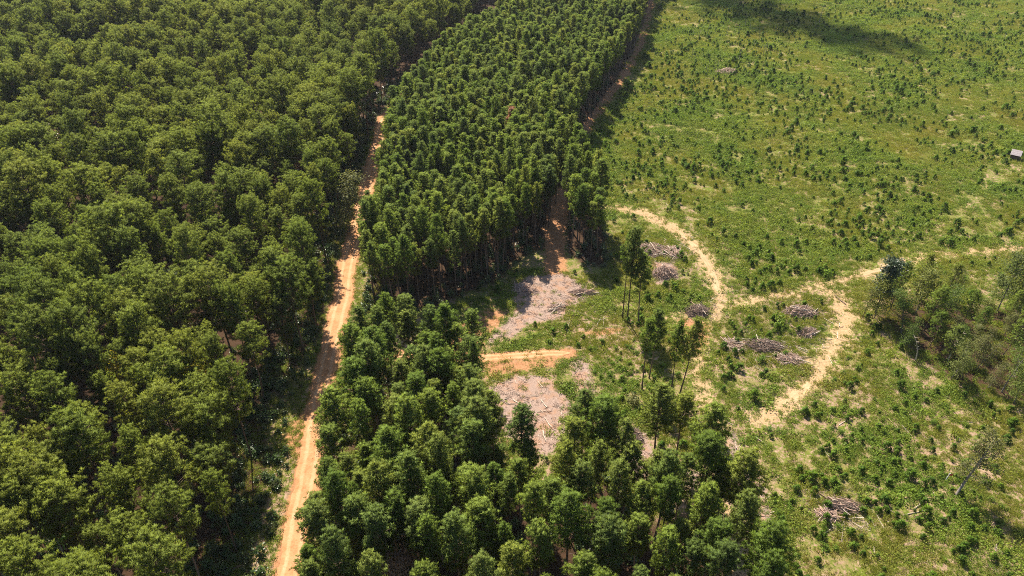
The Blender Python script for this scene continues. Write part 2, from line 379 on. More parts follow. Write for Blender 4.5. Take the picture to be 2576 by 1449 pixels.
# ------------------------------------------------------------------ tree prototypes
def pine_proto(seed, H, R0, crown_frac, dens=1.0, top_round=1.0, leanx=0.0, tuft=0.42, n=12, bare=0.08, both=False, wh=0.75):
    rng = np.random.default_rng(seed)
    T = MB(); Cn = MB()
    bend = rng.normal(size=2) * .25
    def axis(z):
        t = z / H
        return np.array([bend[0] * math.sin(t * 3) + leanx * t, bend[1] * math.sin(t * 2.3), z])
    zs = np.linspace(0, H * .98, 9); r0 = 0.0085 * H + .02
    T.tube([axis(z) - np.array([0, 0, .25 if z == 0 else 0]) for z in zs], [r0 * (1 - .86 * (z / H)) * (1.25 if z == 0 else 1) for z in zs], 7)
    zb = H * (1 - crown_frac); cl = H - zb
    C = []; D = []
    z = zb - cl * .03
    asym = rng.uniform(0, 6.28)
    while z < H - .2:
        t = max(0.0, (z - zb) / cl)
        if t < .30: pr = .62 + .38 * (t / .30)
        else: pr = max(0, 1 - ((t - .30) / .72) ** (1.35 * top_round)) ** (.85 if top_round < 1.2 else .62)
        rr = R0 * pr
        nb = int(rng.integers(5, 8) if t < .85 else 4)
        a0 = rng.uniform(0, 6.28)
        for i in range(nb):
            if rng.random() < bare: continue
            az = a0 + 6.283 * i / nb + rng.normal() * .22
            Lb = rr * rng.uniform(.50, 1.22) * (1 + .14 * math.cos(az - asym)) + .25
            el = math.radians(rng.uniform(8, 30) + 32 * t)
            dirv = np.array([math.cos(az) * math.cos(el), math.sin(az) * math.cos(el), math.sin(el)])
            p0 = axis(min(z, H)); p1 = p0 + dirv * Lb * .55; p2 = p0 + dirv * Lb + np.array([0, 0, .12 * Lb])
            T.tube([p0, p1, p2], [.045 + .012 * Lb, .03, .012], 3, cap=False)
            lat = np.array([-math.sin(az), math.cos(az), 0])
            nc = max(2, int(Lb * 1.35 * dens + rng.random()))
            for c_ in range(nc):
                f = 1.0 if c_ == 0 else rng.uniform(.35, .95)
                ctr = p0 + (p2 - p0) * f + lat * rng.normal() * .34 * (0 if c_ == 0 else 1) * min(1.5, .4 + Lb * .35) + np.array([0, 0, rng.uniform(0, .25)])
                m = int(rng.integers(2, 5))
                q = ctr + rng.normal(size=(m, 3)) * np.array([.24, .24, .15])
                C.append(q); D.append(np.repeat((dirv * .5 + np.array([0, 0, .75]))[None], m, 0))
        z += wh * rng.uniform(.75, 1.2) * (1 - .25 * t)
    k = int(14 * dens)
    tp = axis(H)
    q = tp + rng.normal(size=(k, 3)) * np.array([R0 * .22, R0 * .22, .28]) - np.array([0, 0, .25]); C.append(q); D.append(np.repeat([[0, 0, 1.0]], k, 0))
    # a few dead stubs under the crown
    for i in range(5):
        z = zb * rng.uniform(.55, .98); az = rng.uniform(0, 6.28); p = axis(z); L_ = rng.uniform(.4, 1.2)
        T.tube([p, p + np.array([math.cos(az), math.sin(az), .1]) * L_], [.035, .012], 3, cap=False)
    C = np.concatenate(C); D = np.concatenate(D)
    CN = C - np.array([0, 0, zb + cl * .35]); CN[:, 2] *= R0 / cl * 1.6; CN /= np.linalg.norm(CN, axis=1, keepdims=True) + 1e-6
    tufts(Cn, C, D, r=tuft, n=n, rng=rng, CN=CN)
    return T, Cn

def leafy_proto(seed, H, R0, zb, K, size, kind='round', trunk_r=.1, stems=1):
    rng = np.random.default_rng(seed)
    T = MB(); Cn = MB(); P = []; tn = []
    for s in range(stems):
        lean = rng.normal(size=2) * (.05 * H if stems == 1 else .12 * H)
        off = rng.normal(size=2) * (0 if stems == 1 else R0 * .25)
        pts = [np.array([off[0] + lean[0] * (z / H) ** 1.3, off[1] + lean[1] * (z / H) ** 1.3, z - (.2 if z == 0 else 0)]) for z in np.linspace(0, H * .93, 6)]
        T.tube(pts, [trunk_r * (1 - .85 * i / 5) for i in range(6)], 6)
        nb = max(5, int((H - zb) * 2.2))
        for i in range(nb):
            t = (i + rng.random()) / nb; z = zb + (H - zb) * t
            pr = math.sin(math.pi * min(1, .18 + .80 * t)) ** .7 if kind == 'round' else (.55 + .45 * rng.random())
            az = rng.uniform(0, 6.283); L_ = R0 * pr * rng.uniform(.5, 1.1)
            k = min(z / (H * .93), 1) * 5; j = min(int(k), 4); p0 = pts[j] + (pts[j + 1] - pts[j]) * (k - j)
            p1 = p0 + np.array([math.cos(az) * L_, math.sin(az) * L_, L_ * rng.uniform(.15, .7)])
            T.tube([p0, (p0 + p1) / 2 + np.array([0, 0, .08 * L_]), p1], [.35 * trunk_r * (1 - .5 * t) + .01, .02, .008], 3, cap=False)
            m = max(6, int(K / nb / stems)); f = rng.uniform(.45, 1.1, (m, 1))
            cr = .25 * R0 + .12
            P.append(p0 + (p1 - p0) * f + rng.normal(size=(m, 3)) * cr * np.array([1, 1, .6])); tn.append(np.full(m, rng.uniform(.75, 1.25)) * rng.uniform(.85, 1.15, m))
    leaves(Cn, np.concatenate(P), size, rng=rng, tint=np.concatenate(tn))
    return T, Cn

SL = []; BR = []
for i in range(10):
    H = 17.6 + .6 * (i % 5)
    t, c = pine_proto(100 + i, H, 2.0 + .2 * (i % 4), .43 + .035 * (i % 4), 1.3, top_round=.9 + .1 * (i % 3), leanx=R.uniform(-.3, .5), tuft=.40, n=20, bare=.12)
    SL.append((t.mesh('slender_trunk', [M_BARK]), c.mesh('slender_crown', [M_PINE_S]), t, c))
for i in range(10):
    H = 20.0 + .6 * (i % 5)
    t, c = pine_proto(300 + i, H, 3.4 + .45 * (i % 4), .44 + .04 * (i % 4), 1.35, top_round=1.2 + .12 * (i % 3), tuft=.45, n=20, bare=.13, wh=.9)
    BR.append((t.mesh('broad_trunk', [M_BARK]), c.mesh('broad_crown', [M_PINE_B]), t, c))
LF = []
for i in range(6):
    t, c = leafy_proto(500 + i, 9.5 + i * .7, 2.3 + .2 * (i % 3), 2.2, 2400, .30, trunk_r=.12, stems=1 + i % 2)
    LF.append((t.mesh('leafy_trunk', [M_GREYBARK]), c.mesh('leafy_crown', [M_LEAF]), t, c))

def plant(name, proto, x, y, sc, rz, label, cat, group=None, tilt=(0, 0), mat=None):
    o = bpy.data.objects.new(name, None); COL.objects.link(o); o.empty_display_size = .5
    o.location = (x, y, float(gz(x, y))); o.rotation_euler = (tilt[0], tilt[1], rz)
    o.scale = (sc, sc, sc) if isinstance(sc, (int, float)) else sc
    tag(o, label, cat, group)
    obj('trunk', proto[0], parent=o)
    c = obj('crown', proto[1], parent=o)
    if mat:
        c.material_slots[0].link = 'OBJECT'; c.material_slots[0].material = mat
    return o

def poisson(P, d, seed, jit=None, excl=None):
    rng = np.random.default_rng(seed)
    lo = P.min(0); hi = P.max(0)
    area = (hi - lo).prod(); n = int(area / d ** 2 * 6)
    C = lo + rng.random((n, 2)) * (hi - lo)
    px, py = pix(C[:, 0], C[:, 1], 12.0)
    px2, py2 = pix(C[:, 0], C[:, 1], 21.0)
    k = inpoly(C[:, 0], C[:, 1], P) & (px > -160) & (px < 2740) & (py2 < 1560) & (py > -90) & (C[:, 1] > 15)
    C = C[k]
    cell = {}; out = []
    for x, y in C:
        dd = d * (.62 + .72 * float(fbm(x, y, 11, 2)))
        i, j = int(x // d), int(y // d); ok = True
        for a in range(i - 2, i + 3):
            for b in range(j - 2, j + 3):
                for q in cell.get((a, b), ()):
                    if (q[0] - x) ** 2 + (q[1] - y) ** 2 < dd * dd: ok = False; break
                if not ok: break
            if not ok: break
        if ok: cell.setdefault((i, j), []).append((x, y)); out.append((x, y))
    return np.array(out)

def collection_of(name, meshes, oname):
    c = bpy.data.collections.new(name)
    for i, me in enumerate(meshes):
        o = bpy.data.objects.new(f'{oname}.{i:03d}', me); c.objects.link(o)
    return c
def scatter(name, col, X, Y, sc, rz, idx, Z=None, tilt=None, label=None):
    """one object of kind stuff: a point per plant, instanced by geometry nodes"""
    n = len(X); Z = gz(X, Y) if Z is None else Z
    me = bpy.data.meshes.new(name); me.vertices.add(n)
    me.vertices.foreach_set('co', np.stack([X, Y, Z], 1).astype(np.float32).ravel())
    def fa(nm, v, ty='FLOAT'):
        a = me.attributes.new(nm, ty, 'POINT')
        if ty == 'FLOAT_VECTOR': a.data.foreach_set('vector', np.asarray(v, np.float32).ravel())
        else: a.data.foreach_set('value', np.asarray(v, np.int32 if ty == 'INT' else np.float32))
    fa('sc', sc); fa('pick', idx, 'INT')
    rot = np.zeros((n, 3)); rot[:, 2] = rz
    if tilt is not None: rot[:, :2] = tilt
    fa('rot', rot, 'FLOAT_VECTOR')
    o = obj(name, me); tag(o, label, None, None, 'stuff')
    ng = bpy.data.node_groups.new(name + '_nodes', 'GeometryNodeTree')
    ng.interface.new_socket('Geometry', in_out='INPUT', socket_type='NodeSocketGeometry')
    ng.interface.new_socket('Geometry', in_out='OUTPUT', socket_type='NodeSocketGeometry')
    N, L = ng.nodes, ng.links
    gi = N.new('NodeGroupInput'); go = N.new('NodeGroupOutput')
    ip = N.new('GeometryNodeInstanceOnPoints'); ci = N.new('GeometryNodeCollectionInfo')
    ci.inputs['Collection'].default_value = col; ci.inputs['Separate Children'].default_value = True; ci.inputs['Reset Children'].default_value = True
    def na(nm, ty):
        a = N.new('GeometryNodeInputNamedAttribute'); a.data_type = ty; a.inputs['Name'].default_value = nm; return a.outputs['Attribute']
    L.new(gi.outputs[0], ip.inputs['Points']); L.new(ci.outputs[0], ip.inputs['Instance'])
    ip.inputs['Pick Instance'].default_value = True
    L.new(na('pick', 'INT'), ip.inputs['Instance Index'])
    e2r = N.new('FunctionNodeEulerToRotation'); L.new(na('rot', 'FLOAT_VECTOR'), e2r.inputs[0]); L.new(e2r.outputs[0], ip.inputs['Rotation'])
    L.new(na('sc', 'FLOAT'), ip.inputs['Scale'])
    L.new(ip.outputs[0], go.inputs[0])
    md = o.modifiers.new('scatter', 'NODES'); md.node_group = ng
    return o

# ------------------------------------------------------------------ ground
def build_ground():
    fx = np.arange(-120, 290.1, 1.0); fy = np.arange(45, 440.1, 1.0)
    xs = np.concatenate([[-3000, -1500, -800, -500, -400], np.arange(-330, -120, 5.0), fx, np.arange(295, 360, 8.0), [450, 700, 1200, 3000]])
    ys = np.concatenate([[-600, -300, -120, -40, 0, 15, 30], fy, np.arange(445, 520, 6.0), [600, 800, 1200, 2000, 4000]])
    X, Y = np.meshgrid(xs, ys); nx, ny = len(xs), len(ys)
    x = X.ravel(); y = Y.ravel()
    k = np.clip((600 - np.hypot(x, y - 200)) / 200, 0, 1)
    z = gz(x, y) * k
    me = bpy.data.meshes.new('ground')
    i = np.arange((ny - 1) * (nx - 1)); r = i // (nx - 1); c = i % (nx - 1); a = r * nx + c
    F = np.stack([a, a + 1, a + nx + 1, a + nx], 1)
    me.vertices.add(len(x)); me.vertices.foreach_set('co', np.stack([x, y, z], 1).astype(np.float32).ravel())
    me.loops.add(F.size); me.loops.foreach_set('vertex_index', F.ravel().astype(np.int32))
    me.polygons.add(len(F)); me.polygons.foreach_set('loop_start', (np.arange(len(F)) * 4).astype(np.int32))
    me.polygons.foreach_set('use_smooth', np.ones(len(F), bool))
    for nm, v in zip(('clay', 'sand', 'chips', 'forest'), masks(x, y)):
        at_ = me.attributes.new(nm, 'FLOAT', 'POINT'); at_.data.foreach_set('value', v.astype(np.float32))
    at_ = me.attributes.new('worn', 'FLOAT', 'POINT'); at_.data.foreach_set('value', np.clip((175 - y) / 50, 0, 1).astype(np.float32))
    me.materials.append(ground_mat()); me.update(); me.validate()
    tag(obj('ground', me), 'cut over ground of weeds, bare soil and needle litter', None, None, 'structure')
build_ground()

def ribbon(name, line, hw, mat, dz, label, seed, rag=.5, step=.7, m=9):
    # resample
    seg = np.hypot(*np.diff(line, axis=0).T); s = np.concatenate([[0], np.cumsum(seg)])
    # smooth by chaikin
    Lp = line
    for _ in range(2):
        a = Lp[:-1] * .75 + Lp[1:] * .25; b = Lp[:-1] * .25 + Lp[1:] * .75
        Lp = np.vstack([Lp[:1], np.stack([a, b], 1).reshape(-1, 2), Lp[-1:]])
    seg = np.hypot(*np.diff(Lp, axis=0).T); s = np.concatenate([[0], np.cumsum(seg)])
    q = np.arange(0, s[-1], step); px = np.interp(q, s, Lp[:, 0]); py = np.interp(q, s, Lp[:, 1])
    tx = np.gradient(px); ty = np.gradient(py); l = np.hypot(tx, ty); nx, ny = ty / l, -tx / l
    n = len(q); V = []; A = []
    e1 = hw * (1 + rag * (fbm(q, q * 0 + seed, 3.0, seed % 5) - .5) * 2); e2 = hw * (1 + rag * (fbm(q + 99, q * 0 + seed, 3.0, (seed + 1) % 5) - .5) * 2)
    taper = np.clip(np.minimum(q, s[-1] - q) / 3.0, .12, 1)
    for j in range(m):
        t = -1 + 2 * j / (m - 1); w = np.where(t < 0, e1, e2) * t * taper
        x = px + nx * w; y = py + ny * w
        V.append(np.stack([x, y, gz(x, y) + dz + (.02 if abs(t) < .99 else -.02)], 1)); A.append(np.full(n, t))
    V = np.stack(V, 1).reshape(-1, 3); A = np.stack(A, 1).ravel()
    F = [[i * m + j, i * m + j + 1, (i + 1) * m + j + 1, (i + 1) * m + j] for i in range(n - 1) for j in range(m - 1)]
    me = bpy.data.meshes.new(name); me.from_pydata(V.tolist(), [], F)
    a = me.attributes.new('across', 'FLOAT', 'POINT'); a.data.foreach_set('value', A.astype(np.float32))
    me.polygons.foreach_set('use_smooth', [True] * len(F)); me.materials.append(mat); me.update()
    # faces must look up
    if me.polygons[0].normal.z < 0: me.flip_normals()
    return tag(obj(name, me), label, None, None, 'structure')
CLAYC = [(.31, .140, .060), (.43, .225, .110), (.50, .31, .18)]
SANDC = [(.28, .18, .09), (.38, .26, .145), (.46, .34, .20)]
M_ROAD = earth_mat('orange_clay_road', CLAYC, .16); M_SAND = earth_mat('pale_sandy_track', SANDC, .08)
ribbon('dirt_road', ROAD, 2.1, M_ROAD, .04, 'straight orange dirt road between the forest and the pine stand', 3, .28)
ribbon('side_track', SIDE, 1.15, M_ROAD, .045, 'short orange clay track running off the dirt road into the clearing', 5, .5)
ribbon('sandy_track', TRACK_A[3:8], .8, M_SAND, .04, 'pale sandy track curving from the pine stand down to the fork', 7, .8)
ribbon('sandy_track', TRACK_B[5:8], .7, M_SAND, .045, 'pale sandy track passing behind the dark vine covered tree', 9, .8)
ribbon('sandy_track', TRACK_C[5:8], 1.0, M_SAND, .05, 'pale sandy spur running down beside the brush piles', 11, .8)

# ------------------------------------------------------------------ forests
def scan(P, d, seed, kind):
    pts = poisson(P, d, seed)
    sx, sy = pix(pts[:, 0], pts[:, 1], 14.0)
    infr = (sx > 0) & (sx < 2576) & (sy > 0) & (sy < 1449)
    dist = np.hypot(np.hypot(pts[:, 0], pts[:, 1]), 85)
    return pts, infr, dist

# single trees placed by hand: (px, py of the foot, height scale, width scale, label)
HAND = [
    ('slender', 1578, 806, 1.32, 1.0, 'tallest lone pine with a long bare trunk beside the big brush pile', (0.0, 0.0)),
    ('slender', 1566, 800, 1.12, .75, 'thin pine hidden behind the tallest lone pine by the brush pile', (0, 0)),
    ('slender', 1606, 812, .95, .95, 'shorter lone pine just beside the tallest one by the brush pile', (0, .02)),
    ('slender', 1615, 980, .98, .85, 'pine standing at the green thicket, left of the leaning pair', (0, 0)),
    ('slender', 1633, 950, .88, .8, 'pine behind the thicket tree with only its thin trunk showing', (0, 0)),
    ('slender', 1688, 992, .98, .7, 'slim upright pine of the pair leaning over the thicket', (0, .03)),
    ('slender', 1708, 998, 1.0, .85, 'dark ragged pine at the outer end of the thicket group', (0, .06)),
    ('slender', 1192, 1062, 1.0, .62, 'thin pine with a bare trunk against the lower chip clearing', (0, .03)),
    ('slender', 1140, 1050, .95, .9, 'pine beside the thin bare trunk one at the lower clearing', (0, 0)),
    ('slender', 1108, 1045, 1.0, 1.0, 'pine two back from the bare trunk at the lower clearing', (0, 0)),
    ('slender', 1523, 1185, .95, .9, 'pine at the foot of the small brush heap between two clearings', (0, 0)),
    ('slender', 1462, 1180, .92, 1.05, 'full pine on the lower tip of the chip clearing', (0, 0)),
    ('slender', 1644, 1178, .98, 1.25, 'wide pine beside the small brush heap with its trunk showing', (0, 0)),
    ('slender', 1700, 1165, .9, 1.15, 'wide pine between the small brush heap and the round headed one', (0, 0)),
    ('slender', 1756, 1243, 1.0, 1.2, 'round headed pine with a dark trunk by the sandy track', (0, .05)),
    ('slender', 1413, 1312, 1.0, .9, 'pine with a long dark trunk below the chip clearing', (0, 0)),
    ('slender', 1643, 1368, 1.05, 1.1, 'pine with twin dark trunks above pale undergrowth', (0, 0)),
    ('slender', 1690, 1362, .98, .95, 'pine leaning beside the twin dark trunks', (0, .05)),
    ('slender', 1800, 1330, .85, 1.2, 'outermost pine of the lower stand by the sandy track', (0, .04)),
    ('slender', 1310, 1238, 1.02, 1.15, 'dark full pine in front of the lower chip clearing', (0, 0)),
]
hand_xy = []
for k, (kd, px, py, hs, ws, lab, tl) in enumerate(HAND):
    x, y = at(px, py); hand_xy.append((x, y))
    plant('slender_pine', SL[(k * 3 + 1) % 10], x, y, (ws, ws, hs), k * 1.9, lab, 'pine tree', None, tl)
hand_xy = np.array(hand_xy)

def far_from_hand(pts, d=2.6):
    D = np.min(np.hypot(pts[:, None, 0] - hand_xy[None, :, 0], pts[:, None, 1] - hand_xy[None, :, 1]), 1)
    return D > d

def hscale(x, y, k, amp=.16): return 1 + amp * (float(fbm(x, y, 26, k)) - .5) * 2

# left forest
pb, inb, db = scan(LEFTP, 5.3, 11, 'b')
order = np.argsort(np.where(inb, db, 1e6))
nb_obj = 300 - 4
lead = set(order[:nb_obj].tolist())
rest = []
edge_d = -dpoly(pb[:, 0], pb[:, 1], LEFTP)
for i, (x, y) in enumerate(pb):
    s = hscale(x, y, 1, .26) * R.uniform(.80, 1.14); w = s * R.uniform(.74, 1.24); rz = R.uniform(0, 6.28); pi_ = R.randrange(10)
    tl = (R.gauss(0, .02), R.gauss(0, .02))
    if i in lead:
        if edge_d[i] < 6 and x > -75:
            lab, g = 'broad crowned pine on the shaded forest edge along the dirt road', 'pines on the forest edge along the dirt road'
        elif y < 105:
            lab, g = 'large broad crowned pine in the nearest part of the dense forest', 'pines in the nearest part of the dense forest'
        elif y < 150:
            lab, g = 'broad crowned pine packed in the middle of the dense forest', 'pines in the middle of the dense forest'
        else:
            lab, g = 'small looking broad crowned pine further back in the dense forest', 'pines further back in the dense forest'
        plant('broad_pine', BR[pi_], x, y, (w, w, s), rz, lab, 'pine tree', g, tl)
    else: rest.append((x, y, s, rz, pi_, *tl))
def joined(protos, m1, m2):
    out = []
    for p in protos:
        mb = MB()
        for q, mi in ((p[2], 0), (p[3], 1)):
            mb.v += q.v; mb.ti += q.ti; mb.nv += q.nv; mb.f += [[a + mb.n for a in f] for f in q.f]; mb.mi += [mi] * len(q.f); mb.n += q.n
        out.append(mb.mesh('tree_mesh', [m1, m2]))
    return out
BRC = collection_of('broad_pine_kinds', joined(BR, M_BARK, M_PINE_B), 'far_pine')
SLC = collection_of('slender_pine_kinds', joined(SL, M_BARK, M_PINE_S), 'far_pine')
a = np.array(rest)
scatter('far_forest', BRC, a[:, 0], a[:, 1], a[:, 2], a[:, 3], a[:, 4].astype(int), tilt=a[:, 5:7], label='far part of the dense pine forest left of the dirt road')
print('left forest', len(pb), 'in frame', int(inb.sum()))

# stands right of the road
pp, inp, dp = scan(PLANTP, 2.75, 21, 's')
ps, ins, ds = scan(SOUTHP, 3.7, 22, 's')
dead_xy = at(1287, 306, 16)
pts = np.vstack([pp, ps]); ins_ = np.concatenate([inp, ins]); dd = np.concatenate([dp, ds]); grp = np.concatenate([np.zeros(len(pp)), np.ones(len(ps))])
kf = far_from_hand(pts) & (np.hypot(pts[:, 0] - dead_xy[0], pts[:, 1] - dead_xy[1]) > 2.2)
# keep clear of the road
kf &= dline(pts[:, 0], pts[:, 1], ROAD) > 5.6
pts, ins_, dd, grp = pts[kf], ins_[kf], dd[kf], grp[kf]
order = np.argsort(np.where(ins_, dd, 1e6)); lead = set(order[:300 - len(HAND) - 1].tolist())
rest = []
pe = -dpoly(pts[:, 0], pts[:, 1], PLANTP)
for i, (x, y) in enumerate(pts):
    if grp[i] == 1: s = hscale(x, y, 3, .16) * R.uniform(.78, 1.10); w = s * R.uniform(.85, 1.4)
    else: s = hscale(x, y, 3, .12) * R.uniform(.84, 1.08); w = s * R.uniform(.74, 1.12)
    rz = R.uniform(0, 6.28); pi_ = R.randrange(10); tl = (R.gauss(0, .02), R.gauss(.008, .02))
    if i in lead:
        if grp[i] == 1:
            if x < roadx(y) + 10: lab, g = 'pine of the lower stand whose crown leans over the dirt road', 'pines of the lower stand along the dirt road'
            elif y < 82: lab, g = 'pine in the lower stand at the bottom of the picture', 'pines at the bottom of the lower stand'
            else: lab, g = 'pine in the lower stand between the dirt road and the clearings', 'pines inside the lower stand'
        elif x < roadx(y) + 9: lab, g = 'slim plantation pine in the row along the dirt road', 'plantation pines along the dirt road'
        elif pe[i] < 4: lab, g = 'slim plantation pine with a bare trunk facing the clearing', 'plantation pines facing the clearing'
        else: lab, g = 'slim pine inside the plantation behind the upper chip clearing', 'pines inside the plantation'
        plant('slender_pine', SL[pi_], x, y, (w, w, s), rz, lab, 'pine tree', g, tl)
    else: rest.append((x, y, s, rz, pi_, *tl))
a = np.array(rest)
scatter('far_plantation', SLC, a[:, 0], a[:, 1], a[:, 2], a[:, 3], a[:, 4].astype(int), tilt=a[:, 5:7], label='far rows of the slim pine plantation beside the open field')
print('plantation', len(pp), 'south', len(ps), 'in frame', int(ins_.sum()))

# odd coloured trees
plant('slender_pine', SL[2], *dead_xy, (1.02, 1.02, 1.04), .4, 'dead pine with rust brown needles among green plantation pines', 'dead pine', None, mat=M_DEADN)
def odd(px, py, z, proto, sc, mat, name, lab, cat):
    x, y = at(px, py, z); plant(name, proto, x, y, sc, R.uniform(0, 6), lab, cat, None, mat=mat)
odd(82, 190, 17, LF[4], (.75, .75, 1.45), M_YEL, 'yellow_tree', 'narrow bright yellow tree in the far left of the dense forest', 'tree')
odd(95, 345, 16, LF[3], (1.5, 1.5, 1.4), M_TWIGGY, 'bare_topped_tree', 'greyish pink bare topped tree among the dark forest pines', 'tree')
odd(278, 905, 16.5, LF[1], (.9, .9, 1.6), M_YEL, 'yellow_tree', 'small golden tree top behind the large pine of the near forest', 'tree')
odd(466, 912, 16.5, LF[2], (1.0, 1.0, 1.5), M_YEL, 'yellow_tree', 'yellow green tree top left of the domed pine by the shaded verge', 'tree')
odd(68, 1232, 16, LF[0], (1.1, 1.1, 1.6), M_LIME, 'bright_green_tree', 'bright yellow green tree at the left edge of the near forest', 'tree')
odd(845, 1372, 9, LF[0], (.8, .8, 1.0), M_LIME, 'bright_green_tree', 'small bright green tree among pines beside the dirt road', 'tree')
odd(1004, 1415, 9, LF[2], (1.0, 1.0, .95), M_TWIGGY, 'bare_topped_tree', 'reddish bare twiggy tree at the bottom between the stand pines', 'tree')
odd(845, 462, 15, LF[5], (1.5, 1.5, 1.2), M_SPARSE, 'pale_leafy_tree', 'pale olive leafy tree on the forest edge over the dirt road', 'tree')
odd(905, 865, 6, LF[4], (.8, .8, .6), None, 'leafy_tree', 'leafy bush tree leaning over the dirt road at the side track', 'tree')
odd(812, 1060, 4, LF[2], (.7, .7, .5), M_SPARSE, 'leafy_tree', 'thin leafy tree overhanging the road where it widens', 'tree')

# ------------------------------------------------------------------ mixed clump at the right
cl = poisson(CLUMPP, 4.3, 33)
YP = [pine_proto(700 + i, 11 + i, 1.9, .68, 1.0, tuft=.36, n=14, bare=.2) for i in range(3)]
YP = [(t.mesh('young_trunk', [M_BARK]), c.mesh('young_crown', [M_PINE_S])) for t, c in YP]
for i, (x, y) in enumerate(cl):
    k = R.random(); rz = R.uniform(0, 6.28)
    if k < .30: plant('young_pine', YP[i % 3], x, y, R.uniform(.75, 1.05), rz, 'young pine mixed among leafy trees in the clump beside the track', 'pine tree', 'young pines in the mixed clump', (R.gauss(0, .05), R.gauss(0, .05)))
    else: plant('leafy_tree', LF[R.randrange(6)], x, y, R.choice((.5, .65, .8, .95, 1.15)) * R.uniform(.9, 1.1), rz, 'grey green leafy tree in the mixed clump beside the sandy track', 'tree', 'leafy trees in the mixed clump', (R.gauss(0, .05), R.gauss(0, .05)), mat=M_SPARSE if R.random() < .35 else None)
print('clump', len(cl))
# dark vine covered snag
t, c = leafy_proto(801, 15, 1.9, 4.0, 4600, .36, 'col', .18)
x, y = at(2200, 790)
plant('vine_covered_tree', (t.mesh('snag_trunk', [M_GREYBARK]), c.mesh('snag_crown', [M_DKLEAF])), x, y, (1.05, 1.05, 1.0), .5, 'dark vine covered tree standing alone in front of the track', 'tree', None, (0, .05))
t, c = leafy_proto(802, 11.5, 1.6, 3.0, 1200, .26, 'col', .13)
x, y = at(2170, 800)
plant('leafy_tree', (t.mesh('thin_trunk', [M_GREYBARK]), c.mesh('thin_crown', [M_SPARSE])), x, y, .7, 2.5, 'thin straggly tree at the foot of the dark vine covered one', 'tree')
# leaning lone tree with thin leaves
def lone():
    rng = np.random.default_rng(91); T = MB(); Cn = MB(); P = []
    pts = [np.array([0, 0, -.2]), np.array([.45, .2, 3.2]), np.array([1.25, .5, 6.4]), np.array([1.9, .8, 9.2]), np.array([2.3, 1.0, 12.2])]
    T.tube(pts, [.24, .2, .16, .11, .03], 7)
    for i in range(34):
        u = rng.uniform(1.1, 4); j = min(int(u), 3); p0 = pts[j] + (pts[j + 1] - pts[j]) * (u - j)
        az = rng.uniform(0, 6.28); L_ = rng.uniform(1.3, 3.6) * (1.1 - .15 * u)
        if math.cos(az) > 0: L_ *= 1.35
        p1 = p0 + np.array([math.cos(az) * L_, math.sin(az) * L_, L_ * rng.uniform(.15, .75)])
        T.tube([p0, (p0 + p1) / 2 + np.array([0, 0, .15]), p1], [.06, .035, .01], 4, cap=False)
        m = 85; f = rng.uniform(.35, 1.12, (m, 1)); P.append(p0 + (p1 - p0) * f + rng.normal(size=(m, 3)) * .42)
    leaves(Cn, np.concatenate(P), .28, rng=rng)
    x, y = at(2405, 1246)
    plant('leaning_tree', (T.mesh('leaning_trunk', [M_GREYBARK], True), Cn.mesh('leaning_crown', [M_SPARSE])), x, y, 1.0, 0, 'lone leaning tree with thin olive leaves in the open field', 'tree')
lone()
# bare snags
def snag(px, py, H, lean, seed, lab, pale=True, sc=1.0, name='dead_snag'):
    rng = np.random.default_rng(seed); T = MB()
    pts = [np.array([lean[0] * u * u, lean[1] * u * u, H * u - (.2 if u == 0 else 0)]) for u in np.linspace(0, 1, 6)]
    T.tube(pts, [.017 * H * (1 - .85 * u) for u in np.linspace(0, 1, 6)], 6)
    B = MB()
    for i in range(16):
        u = rng.uniform(1.8, 4.9); j = int(u); p0 = pts[j] + (pts[j + 1] - pts[j]) * (u - j); az = rng.uniform(0, 6.28); L_ = rng.uniform(.25, .9) * H * .16
        B.tube([p0, p0 + np.array([math.cos(az), math.sin(az), rng.uniform(.1, .9)]) * L_], [.05, .012], 4, cap=False)
    x, y = at(px, py); o = bpy.data.objects.new(name, None); COL.objects.link(o); o.location = (x, y, float(gz(x, y))); tag(o, lab[0], 'dead tree', lab[1])
    mt = M_LOG if pale else M_GREYBARK
    obj('trunk', T.mesh('snag', [mt]), parent=o); obj('branches', B.mesh('snag_branches', [mt]), parent=o)
snag(2303, 905, 6.5, (-2.2, .5), 1, ('pale bare snag leaning out of the front of the mixed clump', None))
snag(2385, 905, 7.5, (1.0, .3), 2, ('pale bare snag standing inside the mixed clump', None))
snag(2520, 985, 9, (2.0, .8), 3, ('grey leaning snag at the lower end of the mixed clump', None), False)
snag(2562, 690, 10, (.6, .2), 4, ('tall grey dead trunk at the right edge above the mixed clump', None), False)
snag(2060, 60, 9, (.5, .2), 5, ('thin dead trunk standing in the cloud shadow on the field', None), False)
rs = random.Random(5)
for i in range(26):
    snag(rs.uniform(1740, 1930), rs.uniform(60, 190), rs.uniform(3, 6.5), (rs.uniform(-.6, .6), .2), 20 + i, ('thin dead stem in the sparse dead thicket at the back of the field', 'thin dead stems at the back of the field'), False, name='dead_sapling')
for i in range(10):
    snag(rs.uniform(2250, 2576), rs.uniform(90, 190), rs.uniform(2.5, 5), (rs.uniform(-.6, .6), .2), 50 + i, ('thin dead stem far back on the right of the field', 'thin dead stems far right on the field'), False, name='dead_sapling')

